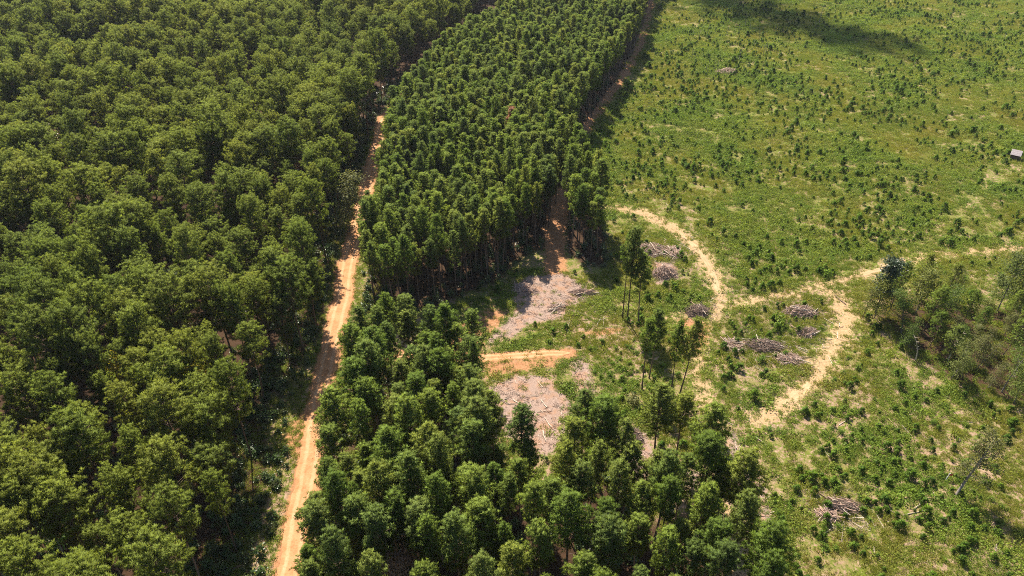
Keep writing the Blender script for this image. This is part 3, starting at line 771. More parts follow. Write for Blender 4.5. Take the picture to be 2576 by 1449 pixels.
# ------------------------------------------------------------------ brush piles and logs
def logmesh(rng, L_, r, name, mat):
    mb = MB(); n = 5
    pts = [np.array([L_ * (u - .5), rng.normal() * .015 * L_, rng.normal() * .01 * L_]) for u in np.linspace(0, 1, n)]
    mb.tube(pts, [r * (1 - .35 * u) * rng.uniform(.93, 1.07) for u in np.linspace(0, 1, n)], 7)
    return mb.mesh(name, [mat], False)
lr = np.random.default_rng(40)
LOGS = [logmesh(lr, 1, .5, 'log', M_LOG) for i in range(1)]
def pile(px, py, rx, ry, h, nl, nt, lab, seed, pref=None, dark=False):
    rng = np.random.default_rng(seed); x, y = at(px, py)
    o = bpy.data.objects.new('brush_pile', None); COL.objects.link(o); o.location = (x, y, float(gz(x, y))); tag(o, lab, 'brush pile')
    mb = MB()
    for i in range(nt):
        a = rng.uniform(0, 6.28); q = math.sqrt(rng.random()); cx, cy = rx * q * math.cos(a), ry * q * math.sin(a)
        cz = 1.3 * h * (1 - q * q) * rng.uniform(.1, 1.05) + .05
        az = rng.uniform(0, 6.28) if pref is None else pref + rng.normal() * .5
        L_ = rng.uniform(.5, 2.2); el = rng.normal() * .28
        d = np.array([math.cos(az) * math.cos(el), math.sin(az) * math.cos(el), math.sin(el)]) * L_ / 2
        c = np.array([cx, cy, cz]); m = c + rng.normal(size=3) * .08
        mb.tube([c - d, m, c + d], [.04, .035, .012] if rng.random() < .6 else [.07, .06, .03], 4, mi=0 if rng.random() < .75 else 1, cap=False)
    tw = obj('twigs', mb.mesh('brush_twigs', [M_TWIG, M_BRLOG]), parent=o); tw['kind'] = 'stuff'
    for i in range(nl):
        a = rng.uniform(0, 6.28); q = math.sqrt(rng.random()); L_ = rng.uniform(1.8, 5.0)
        az = rng.uniform(0, 6.28) if pref is None else pref + rng.normal() * .35
        me = logmesh(rng, L_, rng.uniform(.06, .15), 'pile_log', M_BRLOG if rng.random() < .45 else M_LOG)
        lg = obj('log', me, (rx * .8 * q * math.cos(a), ry * .8 * q * math.sin(a), h * (1 - q * q) * rng.uniform(.5, 1.1) + .12), (0, rng.normal() * .15, az), parent=o)
PILES = [
    (1640, 632, 5.0, 3.2, 1.3, 14, 420, 'wide pile of grey slash logs above the red brown brush heap', 1, -.45),
    (1692, 640, 3.0, 3.2, 1.0, 10, 260, 'fanned heap of split poles nearest the sandy track', 2, -.9),
    (1672, 690, 3.0, 2.6, 1.5, 8, 460, 'round red brown brush heap beside the two tall lone pines', 3, None),
    (1755, 782, 2.7, 2.2, 1.5, 7, 380, 'pinkish brush heap just below the bend of the sandy track', 4, None),
    (2012, 786, 4.0, 2.2, 1.4, 12, 420, 'red brown brush pile on the far side of the green mound', 5, .15),
    (2030, 835, 2.5, 1.8, .8, 6, 220, 'low brush heap between the green mound and the sandy spur', 6, .3),
    (1925, 868, 4.2, 2.2, 1.1, 14, 420, 'long grey brush pile in front of the green mound', 7, -.35),
    (1848, 868, 2.2, 2.4, .9, 8, 180, 'small brush heap of red sticks left of the green mound', 8, -.7),
    (1985, 900, 3.0, 2.0, .9, 9, 260, 'brush heap with pale upright sticks by the end of the mound', 9, -.6),
    (1585, 1105, 2.4, 2.2, 1.4, 7, 420, 'round brush heap among the pines of the lower stand', 10, None),
    (1866, 1195, 1.8, 1.8, .9, 4, 300, 'pale pink heap of splintered wood beside the sandy track', 11, None),
    (2118, 1276, 3.2, 1.7, 1.0, 13, 300, 'grey pole pile amid weeds in the lower right field', 12, -.4),
    (2080, 1296, 1.8, 1.4, .7, 3, 200, 'small pale brush heap next to the grey pole pile', 13, None),
    (1405, 772, 2.4, 1.6, .6, 12, 60, 'stack of stripped logs lying across the upper chip clearing', 14, .5),
    (1470, 735, 3.2, 1.2, .7, 7, 160, 'row of thin slash along the shaded edge of the upper clearing', 15, .1),
    (1318, 728, 2.6, 2.0, .9, 3, 260, 'shaded grey brush heap at the pine edge of the upper clearing', 16, None),
    (1830, 182, 5.0, 3.5, 1.6, 6, 420, 'brown brush heap in the dead thicket at the back of the field', 17, None),
]
for P_ in PILES: pile(*P_)

def log_thing(x, y, L_, r, az, mat, lab, grp, z=None, el=0.0, name='fallen_log'):
    me = logmesh(lr, L_, r, 'fallen_log', mat)
    o = obj(name, me, (x, y, float(gz(x, y)) + r * .8 + (abs(math.sin(el)) * L_ / 2) + .05), (0, el, az)); tag(o, lab, 'log', grp)
def log_px(p1, p2, r, mat, lab, grp=None):
    a = at(*p1); b = at(*p2); d = b - a; c = (a + b) / 2
    log_thing(c[0], c[1], float(np.hypot(*d)), r, math.atan2(d[1], d[0]), mat, lab, grp)
log_px((1428, 838), (1432, 812), .13, M_LOG, 'pale log pointing down the upper clearing towards the side track')
log_px((1392, 842), (1412, 832), .14, M_BRLOG, 'short brown log lying above the side track')
log_px((1502, 822), (1512, 795), .09, M_LOG, 'pale pole at the right end of the upper clearing', None)
log_px((1518, 820), (1519, 797), .09, M_LOG, 'second pale pole beside the right end of the upper clearing', None)
log_px((1580, 1120), (1625, 1185), .13, M_LOG, 'long straight log lying across the small lower clearing')
log_px((1628, 1195), (1648, 1228), .11, M_LOG, 'thin pale log at the lower end of the small clearing')
log_px((1716, 1190), (1713, 1228), .11, M_LOG, 'pale log standing out beside the round headed pine trunk')
log_px((1822, 1212), (1880, 1170), .12, M_LOG, 'long pale log reaching from the heap of splintered wood')
log_px((1290, 1010), (1325, 1028), .10, M_LOG, 'grey log on the lower chip clearing')
log_px((1365, 1085), (1372, 1110), .13, M_LOG, 'short white log at the tip of the lower chip clearing')
log_px((1900, 1100), (1940, 1130), .10, M_LOG, 'pale pole lying by the bright sapling near the sandy spur')
log_px((2100, 745), (2128, 768), .13, M_BRLOG, 'brown log lying beside the top of the sandy spur')
log_px((2260, 690), (2305, 678), .12, M_LOG, 'pale log lying along the track behind the dark tree')
log_px((2270, 700), (2310, 688), .12, M_BRLOG, 'brown log lying along the track behind the dark tree')
log_px((2337, 668), (2365, 660), .12, M_LOG, 'grey log lying in weeds above the mixed clump')
log_px((2300, 1285), (2320, 1262), .12, M_LOG, 'pale broken log near the grey pole pile')
log_px((2270, 1300), (2335, 1283), .09, M_LOG, 'forked pale pole near the grey pole pile')
log_px((2235, 188), (2275, 197), .16, M_LOG, 'white log lying far back on the field below the cloud shadow')
log_px((2273, 95), (2285, 108), .18, M_LOG, 'white log beside the dry bush far back on the field')
log_px((2100, 8), (2180, 25), .2, M_GREYBARK, 'long grey log heap at the far top of the field')
log_px((2505, 1368), (2503, 1420), .07, M_LOG, 'white pole in the lower right corner of the field')
log_px((2500, 1375), (2530, 1405), .05, M_LOG, 'thin white stick beside the pole in the lower right corner')
zones = [((1700, 620), 55, 30, 22, 'pale stick lying round the two brush piles above the lone pines', 'sticks round the upper brush piles'),
         ((1790, 760), 60, 40, 14, 'pale stick lying by the fork of the sandy tracks', 'sticks by the fork of the tracks'),
         ((1950, 860), 120, 60, 34, 'pale stick lying round the green mound and its brush piles', 'sticks round the green mound'),
         ((2100, 850), 40, 60, 14, 'pale stick lying on the sandy spur', 'sticks on the sandy spur'),
         ((1840, 1130), 40, 70, 18, 'pale splintered stick lying along the lower sandy track', 'sticks along the lower track'),
         ((1940, 1300), 45, 110, 18, 'pale stick lying on the bare strip in the lower field', 'sticks on the bare strip'),
         ((1480, 800), 110, 40, 26, 'pale stick lying across the upper chip clearing', 'sticks on the upper chip clearing'),
         ((1300, 1010), 75, 50, 26, 'pale stick lying across the lower chip clearing', 'sticks on the lower chip clearing'),
         ((2130, 1300), 110, 60, 16, 'pale stick lying near the grey pole pile', 'sticks near the grey pole pile'),
         ((2250, 350), 280, 220, 40, 'bleached stick lying far out in the open field', 'sticks in the open field'),
         ((2300, 1150), 200, 130, 18, 'bleached stick lying in weeds of the lower right field', 'sticks in the lower right field')]
for (c, sx, sy, n, lab, g) in zones:
    for i in range(n):
        px, py = R.gauss(c[0], sx * .6), R.gauss(c[1], sy * .6); x, y = at(px, py)
        az = R.gauss(2.3, .7) if R.random() < .6 else R.uniform(0, 3.14)
        log_thing(x, y, R.uniform(.9, 3.0), R.uniform(.035, .08), az, M_LOG if R.random() < .75 else M_BRLOG, lab, g, el=R.gauss(0, .05), name='fallen_stick')

# ------------------------------------------------------------------ shed, stake
def shed():
    x, y = at(2552, 398); w, d = 2.6, 2.4; h0, h1 = 1.7, 2.5
    o = bpy.data.objects.new('small_shed', None); COL.objects.link(o); o.location = (x, y, float(gz(x, y))); o.rotation_euler = (0, 0, math.radians(-36))
    tag(o, 'small open sided shed with a pale ribbed metal roof beside the grassy track', 'shed')
    def flat(name, c1, c2, rough=.6, metal=0):
        m, N, L = newmat(name); tc = N.new('ShaderNodeTexCoord'); n = noise(N, L, tc.outputs['Object'], 3, 5)
        r = ramp(N, [c1, c2], [.35, .65]); L.new(n, r.inputs[0]); b = N.new('ShaderNodeBsdfPrincipled'); L.new(r.outputs[0], b.inputs['Base Color'])
        b.inputs['Roughness'].default_value = rough; b.inputs['Metallic'].default_value = metal
        q = N.new('ShaderNodeOutputMaterial'); L.new(b.outputs[0], q.inputs['Surface']); return m
    roofm = flat('weathered_roof_metal', (.17, .145, .15), (.27, .235, .24), .7); wall = flat('dark_boards', (.05, .035, .03), (.10, .07, .05), .9); red = flat('rusty_edge', (.30, .08, .03), (.40, .13, .05), .8)
    R_ = MB(); n = 26
    V = []; 
    for i in range(n + 1):
        xx = -w / 2 - .2 + (w + .4) * i / n; zz = .09 if i % 2 else 0
        V += [(xx, -d / 2 - .35, h0 + zz), (xx, d / 2 + .25, h1 + zz), (xx, -d / 2 - .35, h0 + zz - .03), (xx, d / 2 + .25, h1 + zz - .03)]
    F = []
    for i in range(n):
        a = i * 4; b = a + 4; F += [[a, b, b + 1, a + 1], [a + 2, a + 3, b + 3, b + 2], [a, a + 2, b + 2, b], [a + 1, b + 1, b + 3, a + 3]]
    F += [[0, 1, 3, 2], [n * 4, n * 4 + 2, n * 4 + 3, n * 4 + 1]]
    R_.add(V, F); obj('roof', R_.mesh('shed_roof', [roofm]), parent=o)
    for (lo, hi) in (((-w / 2, -d / 2, -.1), (w / 2, -d / 2 + .06, h0 - .04)), ((-w / 2, -d / 2 + .06, -.1), (-w / 2 + .06, d / 2, h0 - .04)), ((-w / 2 + .06, d / 2 - .06, -.1), (w / 2, d / 2, h1 - .12))):
        b = MB(); b.box(lo, hi); obj('wall', b.mesh('shed_wall', [wall]), parent=o)
    for sy in (-d / 2 + .08, d / 2 - .16):
        b = MB(); b.box((w / 2 - .09, sy, -.1), (w / 2 - .01, sy + .08, h0 - .02)); obj('post', b.mesh('shed_post', [wall]), parent=o)
    b = MB(); b.box((-w / 2 - .2, d / 2 + .26, h1 - .12), (w / 2 + .2, d / 2 + .30, h1 + .06)); obj('fascia', b.mesh('shed_fascia', [red]), parent=o)
    b = MB(); b.box((-w / 2 + .06, -d / 2 + .06, .3), (w / 2 - .1, d / 2 - .06, .36)); obj('floor', b.mesh('shed_floor', [wall]), parent=o)
shed()
def stake():
    x, y = at(2379, 1207); o = bpy.data.objects.new('marker_stake', None); COL.objects.link(o); o.location = (x, y, float(gz(x, y))); o.rotation_euler = (0, .12, 0)
    tag(o, 'white stake with red ribbon in weeds left of the leaning tree', 'stake')
    def fl(n, c):
        m, N, L = newmat(n); tc = N.new('ShaderNodeTexCoord'); q = noise(N, L, tc.outputs['Object'], 8, 3); r = ramp(N, [tuple(k * .8 for k in c), c], [.3, .7]); L.new(q, r.inputs[0])
        b = N.new('ShaderNodeBsdfPrincipled'); b.inputs['Roughness'].default_value = .6; L.new(r.outputs[0], b.inputs['Base Color']); w = N.new('ShaderNodeOutputMaterial'); L.new(b.outputs[0], w.inputs['Surface']); return m
    mb = MB(); mb.tube([(0, 0, -.3), (0, 0, .8), (0, 0, 1.7)], [.07, .07, .06], 8); obj('post', mb.mesh('stake_post', [fl('white_paint', (.8, .8, .78))]), parent=o)
    rb = MB()
    for i in range(6):
        rb.add([(.07 + .1 * i, .02 * (i % 2), 1.1), (.17 + .1 * i, .02 * ((i + 1) % 2), 1.06), (.17 + .1 * i, .02 * ((i + 1) % 2), 1.5), (.07 + .1 * i, .02 * (i % 2), 1.55)], [[0, 1, 2, 3]])
    obj('ribbon', rb.mesh('stake_ribbon', [fl('red_plastic', (.5, .05, .06))]), parent=o)
stake()

# ------------------------------------------------------------------ saplings, shrubs, ground cover
def shrub_mesh(seed, r, h, K, size, mat):
    rng = np.random.default_rng(seed); mb = MB(); st = MB()
    nb = 9; P = []; tn = []
    for i in range(nb):
        az = rng.uniform(0, 6.28); e = rng.uniform(.25, 1.5); L_ = rng.uniform(.6, 1.0)
        p = np.array([math.cos(az) * math.cos(e) * r, math.sin(az) * math.cos(e) * r, math.sin(e) * h * .85 + .1]) * L_
        mb.tube([(0, 0, -.05), p * .5 + np.array([0, 0, .05]), p], [.025, .018, .006], 3, mi=1, cap=False)
        m = K // nb; P.append(p * rng.uniform(.5, 1.1, (m, 1)) + rng.normal(size=(m, 3)) * np.array([r, r, h]) * .20); tn.append(np.full(m, rng.uniform(.75, 1.3)) * rng.uniform(.85, 1.15, m))
    P = np.concatenate(P); P[:, 2] = np.abs(P[:, 2])
    leaves(mb, P, size, rng=rng, tint=np.concatenate(tn))
    return mb.mesh('shrub', [mat, M_BRLOG])
def sap_mesh(seed, h, r):
    rng = np.random.default_rng(seed); mb = MB(); mb.tube([(0, 0, -.1), (0, 0, h * .95)], [.03, .01], 5, mi=1)
    C = []; D = []
    for i in range(46):
        t = rng.random() ** .8; rr = r * (1 - t * .75) * rng.uniform(.35, 1.05); az = rng.uniform(0, 6.28)
        C.append([rr * math.cos(az), rr * math.sin(az), .1 + t * h]); D.append([math.cos(az) * .5, math.sin(az) * .5, .9])
    CN = np.array(C) - np.array([0, 0, h * .3]); CN /= np.linalg.norm(CN, axis=1, keepdims=True)
    tufts(mb, C, D, r=.26, n=12, w=.07, rng=rng, CN=CN)
    return mb.mesh('sapling', [M_SAP, M_BRLOG])
SHRUBS = [shrub_mesh(60 + i, .75 + .1 * (i % 3), .85 + .15 * (i % 2), 230, .17, M_SHRUB) for i in range(6)]
SAPS = [sap_mesh(80 + i, .95 + .12 * (i % 3), .62) for i in range(5)]

FIELD_ALL = np.vstack([ats([(1215, 1250), (1205, 940), (1060, 910), (1060, 800), (1180, 750), (1290, 670), (1520, 690), (1530, 600), (1440, 460), (1430, 380), (1540, 230), (1640, 10)]), np.array([[86, 430], [300, 430], [300, 300], [120, 40], [35, 40]]), ats([(1900, 1640), (1830, 1380)])])
def rand_in(P, n, rng):
    lo = P.min(0); hi = P.max(0); out = np.zeros((0, 2))
    while len(out) < n:
        C = lo + rng.random((n * 2, 2)) * (hi - lo); C = C[inpoly(C[:, 0], C[:, 1], P)]; out = np.vstack([out, C])
    return out[:n]
def bare_of(x, y):
    clay, sand, chips, forest = masks(x, y)
    return np.clip(np.maximum.reduce([np.where(dline(x, y, ROAD) < 2.4, 1.0, clay * 1.1), sand * 1.15, chips * 1.04]), 0, 1), forest
gr = np.random.default_rng(55)
# saplings: clearly separate young pines over the open field
C = rand_in(FIELD_ALL, 20000, gr); sx, sy = pix(C[:, 0], C[:, 1], 0)
bare, fo = bare_of(C[:, 0], C[:, 1])
cl_ = fbm(C[:, 0], C[:, 1], 22, 4)
k = (sx > -20) & (sx < 2600) & (sy < 1480) & (bare < .3) & (fo < .35) & (gr.random(len(C)) < np.clip((cl_ - .30) * 2.6, .08, 1) * np.where(sx > 1450, .62, .25))
C = C[k]; sx, sy = sx[k], sy[k]
d = np.hypot(np.hypot(C[:, 0], C[:, 1]), 100); o_ = np.argsort(d + np.where((sx > 0) & (sx < 2576) & (sy < 1449) & (sy > 0), 0, 1e5))
ssc = np.clip(np.exp(gr.normal(-.15, .32, len(C))), .5, 2.0); srz = gr.uniform(0, 6.28, len(C))
for j in o_[:290]:
    x, y = C[j]
    o = obj('pine_sapling', SAPS[j % 5], (x, y, float(gz(x, y))), (0, 0, srz[j]), (ssc[j] * 1.1, ssc[j] * 1.1, ssc[j]))
    if sy[j] > 1000: lab, g = 'small dark green pine sapling in the lower right of the cut field', 'pine saplings in the lower field'
    elif sx[j] < 1800: lab, g = 'small dark green pine sapling near the brush piles and sandy tracks', 'pine saplings near the brush piles'
    else: lab, g = 'small dark green pine sapling in the middle of the cut field', 'pine saplings in the middle of the field'
    tag(o, lab, 'sapling', g)
j = o_[290:]
SAPC = collection_of('sapling_kinds', SAPS, 'far_sapling')
scatter('far_saplings', SAPC, C[j, 0], C[j, 1], ssc[j] * 1.15, srz[j], j % 5, label='countless small pine saplings dotted over the far field')
print('saplings', len(C))
# leafy shrubs
SHZ = [((2250, 1200), 300, 200, 110, 'rounded green shrub in the lower right of the cut field', 'shrubs in the lower field'),
       ((1590, 930), 90, 60, 60, 'dense green shrub in the thicket below the upper clearing', 'shrubs in the thicket'),
       ((1960, 830), 80, 35, 40, 'bright green shrub on the overgrown mound between brush piles', 'shrubs on the green mound'),
       ((2130, 880), 60, 90, 22, 'green shrub beside the sandy spur', 'shrubs beside the sandy spur'),
       ((1680, 740), 70, 40, 22, 'green shrub round the feet of the two tall lone pines', 'shrubs round the lone pines'),
       ((2330, 700), 110, 35, 34, 'green shrub between the mixed clump and the track', 'shrubs behind the mixed clump')]
ns = 0
for (c, a_, b_, n, lab, g) in SHZ:
    i = 0
    while i < n:
        px, py = R.gauss(c[0], a_ * .6), R.gauss(c[1], b_ * .6); x, y = at(px, py)
        i += 1
        ba, fo = bare_of(np.array([x]), np.array([y]))
        if ba[0] > .4: continue
        s = R.uniform(.45, 1.25); o = obj('leafy_shrub', SHRUBS[R.randrange(6)], (x, y, float(gz(x, y)) - .03), (0, 0, R.uniform(0, 6.28)), (s, s, s * R.uniform(.8, 1.1))); tag(o, lab, 'shrub', g); ns += 1
x, y = at(2077, 697); tag(obj('leafy_shrub', SHRUBS[1], (x, y, 0), (0, 0, 1), 2.4), 'bright green round bush alone beside the bend of the track', 'shrub')
bpy.data.objects[-1:] 
x, y = at(1935, 1082)
o = obj('leafy_shrub', SHRUBS[2], (x, y, 0), (0, 0, 1), 1.1); tag(o, 'bright yellow green bush alone below the sandy spur', 'shrub'); o.material_slots[0].link = 'OBJECT'; o.material_slots[0].material = M_LIME
x, y = at(1915, 905); tag(obj('leafy_shrub', SHRUBS[3], (x, y, 0), (0, 0, 1), (2.2, 1.5, 1.2)), 'low vivid green bush in front of the long grey brush pile', 'shrub')
x, y = at(1960, 815); tag(obj('leafy_shrub', SHRUBS[4], (x, y, 0), (0, 0, 2), 3.0), 'largest dark green bush on top of the overgrown mound', 'shrub')
x, y = at(1600, 1020); o = obj('leafy_shrub', SHRUBS[5], (x, y, 0), (0, 0, 2), (3.2, 2.6, 2.4)); tag(o, 'large brownish olive bush above the small brush heap', 'shrub'); o.material_slots[0].link = 'OBJECT'; o.material_slots[0].material = M_SPARSE
x, y = at(2306, 107); o = obj('leafy_shrub', SHRUBS[5], (x, y, 0), (0, 0, 2), (2.6, 2.4, 3.0)); tag(o, 'dry olive bush far back beside a white log', 'shrub'); o.material_slots[0].link = 'OBJECT'; o.material_slots[0].material = M_SPARSE

# ground cover prototypes
def weed(seed, r, h, K, size, mat, bl=0):
    rng = np.random.default_rng(seed); mb = MB()
    if K:
        nb = 7; P = []; tn = []
        for i in range(nb):
            az = rng.uniform(0, 6.28); q = r * math.sqrt(rng.random()); c = np.array([q * math.cos(az), q * math.sin(az), h * rng.uniform(.25, .8)])
            m = K // nb; P.append(c + rng.normal(size=(m, 3)) * np.array([.22 * r + .08, .22 * r + .08, h * .28])); tn.append(np.full(m, rng.uniform(.7, 1.3)))
        P = np.concatenate(P); P[:, 2] = np.abs(P[:, 2]) + .03
        leaves(mb, P, size, rng=rng, tint=np.concatenate(tn))
    if bl: blades(mb, bl, r, h * 1.2, rng=rng)
    return mb.mesh('cover', [mat])
COVER = [weed(1, .55, .5, 63, .17, M_WEED), weed(2, .7, .4, 70, .18, M_WEED), weed(3, .6, .35, 63, .15, M_WEED, 12),
         weed(4, .5, .55, 0, .1, M_GRASS, 46), weed(5, .7, .4, 0, .1, M_GRASS, 52), weed(6, .6, .45, 14, .12, M_GRASS, 36),
         weed(7, .9, .28, 90, .2, M_VINE), weed(8, .8, .5, 90, .2, M_VINE)]
COVC = collection_of('ground_cover_kinds', COVER, 'cover_clump')
def cover(n, seed):
    rng = np.random.default_rng(seed)
    # even in the picture's depth: candidates drawn denser near the viewpoint
    C = rand_in(FIELD_ALL, n, rng); x, y = C.T
    sx, sy = pix(x, y, 0); k = (sx > -60) & (sx < 2640) & (sy < 1500); x, y = x[k], y[k]
    dist = np.hypot(np.hypot(x, y), 100)
    bare, fo = bare_of(x, y)
    p1 = fbm(x, y, 7, 0, 4); p2 = fbm(x, y, 2.2, 2, 3)
    near = np.clip((170 - dist) / 60, 0, 1)
    dens = np.clip((p1 * .45 + p2 * .55 - (.33 + .04 * near)) * 6.0, .06, 1) * (1 - np.clip(bare * 1.5 - .25, 0, 1) * .97) * (1 - .75 * np.clip(fo, 0, 1))
    keep = rng.random(len(x)) < dens * np.clip(1.25 - dist / 700, .5, 1)
    x, y, p1, p2, dist = x[keep], y[keep], p1[keep], p2[keep], dist[keep]
    ty = fbm(x, y, 14, 3, 3) + rng.normal(size=len(x)) * .10
    idx = np.where(ty < .44, rng.integers(3, 6, len(x)), np.where(ty < .66, rng.integers(0, 3, len(x)), rng.integers(6, 8, len(x))))
    sc = np.clip(np.exp(rng.normal(-.28, .36, len(x))), .35, 2.0) * (1 + np.clip(dist - 150, 0, 300) / 900)
    return x, y, sc, rng.uniform(0, 6.28, len(x)), idx
x, y, sc, rz, idx = cover(300000, 71)
print('cover', len(x))
scatter('ground_cover', COVC, x, y, sc, rz, idx, label='tangled weeds, grass and vines covering the cut field')
# verge of the dirt road and forest undergrowth
UND = collection_of('undergrowth_kinds', [shrub_mesh(160 + i, .9, 1.2, 170, .24, M_UNDER) for i in range(4)], 'under_bush')
rng = np.random.default_rng(77)
C = np.vstack([LEFTP[0] * 0 + np.column_stack([rng.uniform(-100, 60, 26000), rng.uniform(40, 300, 26000)])])
dl = dpoly(C[:, 0], C[:, 1], LEFTP); dpl = dpoly(C[:, 0], C[:, 1], PLANTP); dso = dpoly(C[:, 0], C[:, 1], SOUTHP); dcl = dpoly(C[:, 0], C[:, 1], CLUMPP); dr = dline(C[:, 0], C[:, 1], ROAD)
w = np.where(np.abs(dl + 1) < 6, .55, 0) + np.where((dl < -6), .12, 0) + np.where(np.abs(dpl + 3) < 5, .30, 0) + np.where(np.abs(dso + 3) < 5, .26, 0) + np.where(dso < -5, .12, 0) + np.where(dpl < -6, .06, 0)
ba, fo = bare_of(C[:, 0], C[:, 1])
k = (rng.random(len(C)) < w) & (dr > 3.6) & (ba < .45)
C = C[k]
scatter('undergrowth', UND, C[:, 0], C[:, 1], rng.uniform(.5, 1.7, len(C)), rng.uniform(0, 6.28, len(C)), rng.integers(0, 4, len(C)), label='leafy undergrowth at the feet of the pines')
print('under', len(C))
VER = collection_of('verge_kinds', COVER[:6], 'verge_clump')
C = np.column_stack([rng.uniform(-75, -20, 26000), rng.uniform(40, 240, 26000)])
dl = dpoly(C[:, 0], C[:, 1], LEFTP); dr = dline(C[:, 0], C[:, 1], ROAD)
k = (dl > -6) & (dr > 2.0 + .8 * fbm(C[:, 0], C[:, 1], 4, 2)) & (dr < 14) & (rng.random(len(C)) < np.clip((fbm(C[:, 0], C[:, 1], 5, 1) - .22) * 5, 0, 1))
C = C[k]
scatter('verge_grass', VER, C[:, 0], C[:, 1], rng.uniform(.5, 1.0, len(C)), rng.uniform(0, 6.28, len(C)), rng.integers(0, 6, len(C)), label='grass and weeds on the verge of the dirt road')
# splinters on the chip clearings
def sticks(seed, n, mat):
    rng = np.random.default_rng(seed); mb = MB()
    for i in range(n):
        c = np.array([rng.normal() * .5, rng.normal() * .5, rng.uniform(.02, .12)]); az = rng.normal() * .6; L_ = rng.uniform(.2, .8)
        d = np.array([math.cos(az), math.sin(az), rng.normal() * .1]) * L_ / 2; mb.tube([c - d, c + d], [.025, .015], 3, cap=False)
    return mb.mesh('splinters', [mat])
SPL = collection_of('splinter_kinds', [sticks(1, 9, M_LOG), sticks(2, 8, M_TWIG), sticks(3, 9, M_CHIP)], 'splinter')
C = np.column_stack([rng.uniform(-20, 90, 60000), rng.uniform(55, 200, 60000)])
ch = masks(C[:, 0], C[:, 1])[2]
pc = ats([(p[0], p[1]) for p in PILES]); pr_ = np.array([max(p[2], p[3]) for p in PILES])
near_pile = np.min(np.hypot(C[:, None, 0] - pc[None, :, 0], C[:, None, 1] - pc[None, :, 1]) / pr_[None, :], 1)
k = rng.random(len(C)) < np.maximum(np.clip(ch - .25, 0, 1) * .26, np.where(near_pile < 2.2, .5 * (1 - near_pile / 2.4), 0)) + .006
C = C[k]; print('splinters', len(C))
scatter('wood_debris', SPL, C[:, 0], C[:, 1], rng.uniform(.6, 1.3, len(C)), rng.uniform(0, 6.28, len(C)), rng.integers(0, 3, len(C)), label='splintered wood chips strewn over the clearings')

# ------------------------------------------------------------------ sky, sun, cloud
SUN_EL = math.radians(50); SH = np.array([.32, -.95]); SH = SH / np.linalg.norm(SH)
sdir = np.array([-SH[0] * math.cos(SUN_EL), -SH[1] * math.cos(SUN_EL), math.sin(SUN_EL)])
W = bpy.data.worlds.new('World'); S.world = W; W.use_nodes = True
nt = W.node_tree; bg = nt.nodes['Background']
sky = nt.nodes.new('ShaderNodeTexSky'); sky.sky_type = 'NISHITA'; sky.sun_disc = False
sky.sun_elevation = SUN_EL; sky.sun_rotation = math.atan2(sdir[0], sdir[1]); sky.altitude = 200
nt.links.new(sky.outputs[0], bg.inputs['Color']); bg.inputs['Strength'].default_value = .075
ld = bpy.data.lights.new('sun', 'SUN'); ld.energy = 5.0; ld.angle = math.radians(.5); ld.color = (1, .92, .79)
lo = bpy.data.objects.new('sun', ld); COL.objects.link(lo)
lo.rotation_euler = Vector(sdir).to_track_quat('Z', 'Y').to_euler(); lo.location = Vector(sdir) * 300

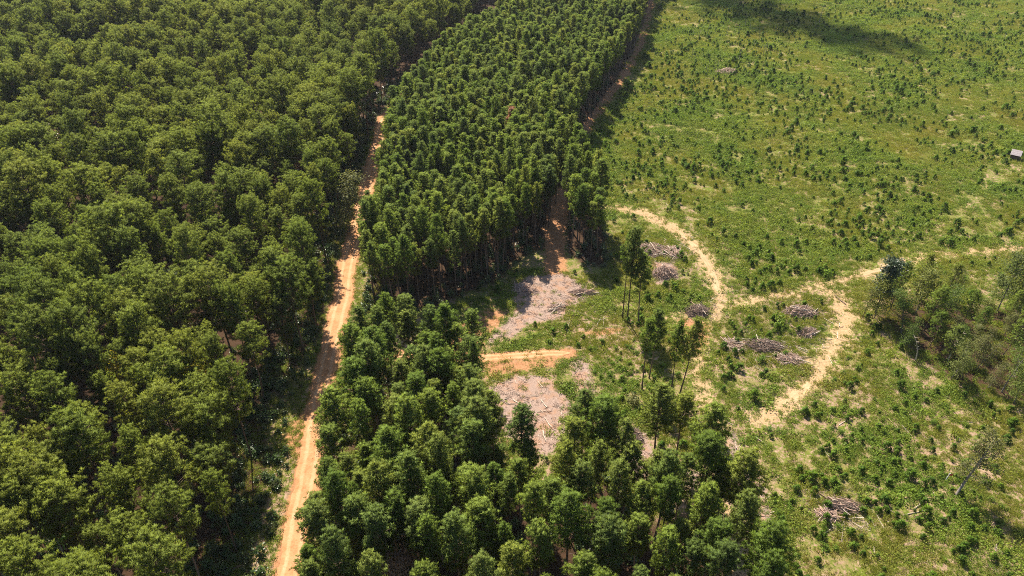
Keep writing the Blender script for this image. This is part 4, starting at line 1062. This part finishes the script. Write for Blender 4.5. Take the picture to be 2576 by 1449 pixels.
def cloud():
    """a ragged fair weather cloud, out of the frame, whose shadow lies on the far field"""
    alt = 720.0; off = sdir[:2] / sdir[2] * alt
    rng = np.random.default_rng(5); mb = MB()
    ico = [(0, 0, 1), (.894, 0, .447), (.276, .851, .447), (-.724, .526, .447), (-.724, -.526, .447), (.276, -.851, .447), (.724, .526, -.447), (-.276, .851, -.447), (-.894, 0, -.447), (-.276, -.851, -.447), (.724, -.526, -.447), (0, 0, -1)]
    fc = [(0, 1, 2), (0, 2, 3), (0, 3, 4), (0, 4, 5), (0, 5, 1), (1, 6, 2), (2, 7, 3), (3, 8, 4), (4, 9, 5), (5, 10, 1), (6, 7, 2), (7, 8, 3), (8, 9, 4), (9, 10, 5), (10, 6, 1), (11, 7, 6), (11, 8, 7), (11, 9, 8), (11, 10, 9), (11, 6, 10)]
    ico = np.array(ico)
    spine = np.vstack([np.array([[70, 470]]), ats([(1800, -10), (1940, 45), (2060, 75), (2130, 95), (2200, 112)])])
    seg = np.hypot(*np.diff(spine, axis=0).T); s = np.concatenate([[0], np.cumsum(seg)])
    for i in range(520):
        u = rng.uniform(0, s[-1]); t = u / s[-1]
        wv = 21 * (.35 + .65 * math.sin(math.pi * min(1, .18 + .82 * (1 - t))) )
        x = np.interp(u, s, spine[:, 0]) + rng.normal() * wv * .55; y = np.interp(u, s, spine[:, 1]) + rng.normal() * wv * .6
        r = rng.uniform(2.0, 4.6)
        mb.add(ico * r * rng.uniform(.75, 1.2, (12, 1)) + np.array([x + off[0], y + off[1], alt + rng.normal() * 8]), fc)
    m, N, L = newmat('cloud_white'); b = N.new('ShaderNodeBsdfDiffuse'); n_ = N.new('ShaderNodeNewGeometry'); q = noise(N, L, n_.outputs['Position'], .1, 3); r_ = ramp(N, [(.75, .75, .76), (.88, .88, .88)]); L.new(q, r_.inputs[0]); L.new(r_.outputs[0], b.inputs['Color'])
    o_ = N.new('ShaderNodeOutputMaterial'); L.new(b.outputs[0], o_.inputs['Surface'])
    tag(obj('cloud', mb.mesh('cloud', [m], True)), 'ragged white cloud high above the forest', None, None, 'structure')
cloud()

def haze():
    mb = MB(); mb.box((-650, -300, -2.5), (650, 640, 104))
    m, N, L = newmat('thin_air_haze'); m.cycles.volume_sampling = 'DISTANCE'; m.cycles.homogeneous_volume = True; v = N.new('ShaderNodeVolumePrincipled'); v.inputs['Density'].default_value = HAZE; v.inputs['Color'].default_value = (.80, .86, .95, 1); v.inputs['Anisotropy'].default_value = .3
    o_ = N.new('ShaderNodeOutputMaterial'); L.new(v.outputs[0], o_.inputs['Volume'])
    tag(obj('haze', mb.mesh('haze', [m])), 'thin summer haze over the forest and field', None, None, 'stuff')
HAZE = 0.00005
haze()

# ------------------------------------------------------------------ render look
S.view_settings.view_transform = 'Standard'; S.view_settings.look = 'None'; S.view_settings.exposure = 1.3; S.view_settings.gamma = 1
S.render.engine = 'CYCLES'
cy = S.cycles; cy.max_bounces = 6; cy.diffuse_bounces = 3; cy.transmission_bounces = 3; cy.glossy_bounces = 2; cy.use_denoising = False; cy.filter_width = 1.0; cy.sample_clamp_direct = 3.0; cy.sample_clamp_indirect = 3.0
S.render.use_persistent_data = False
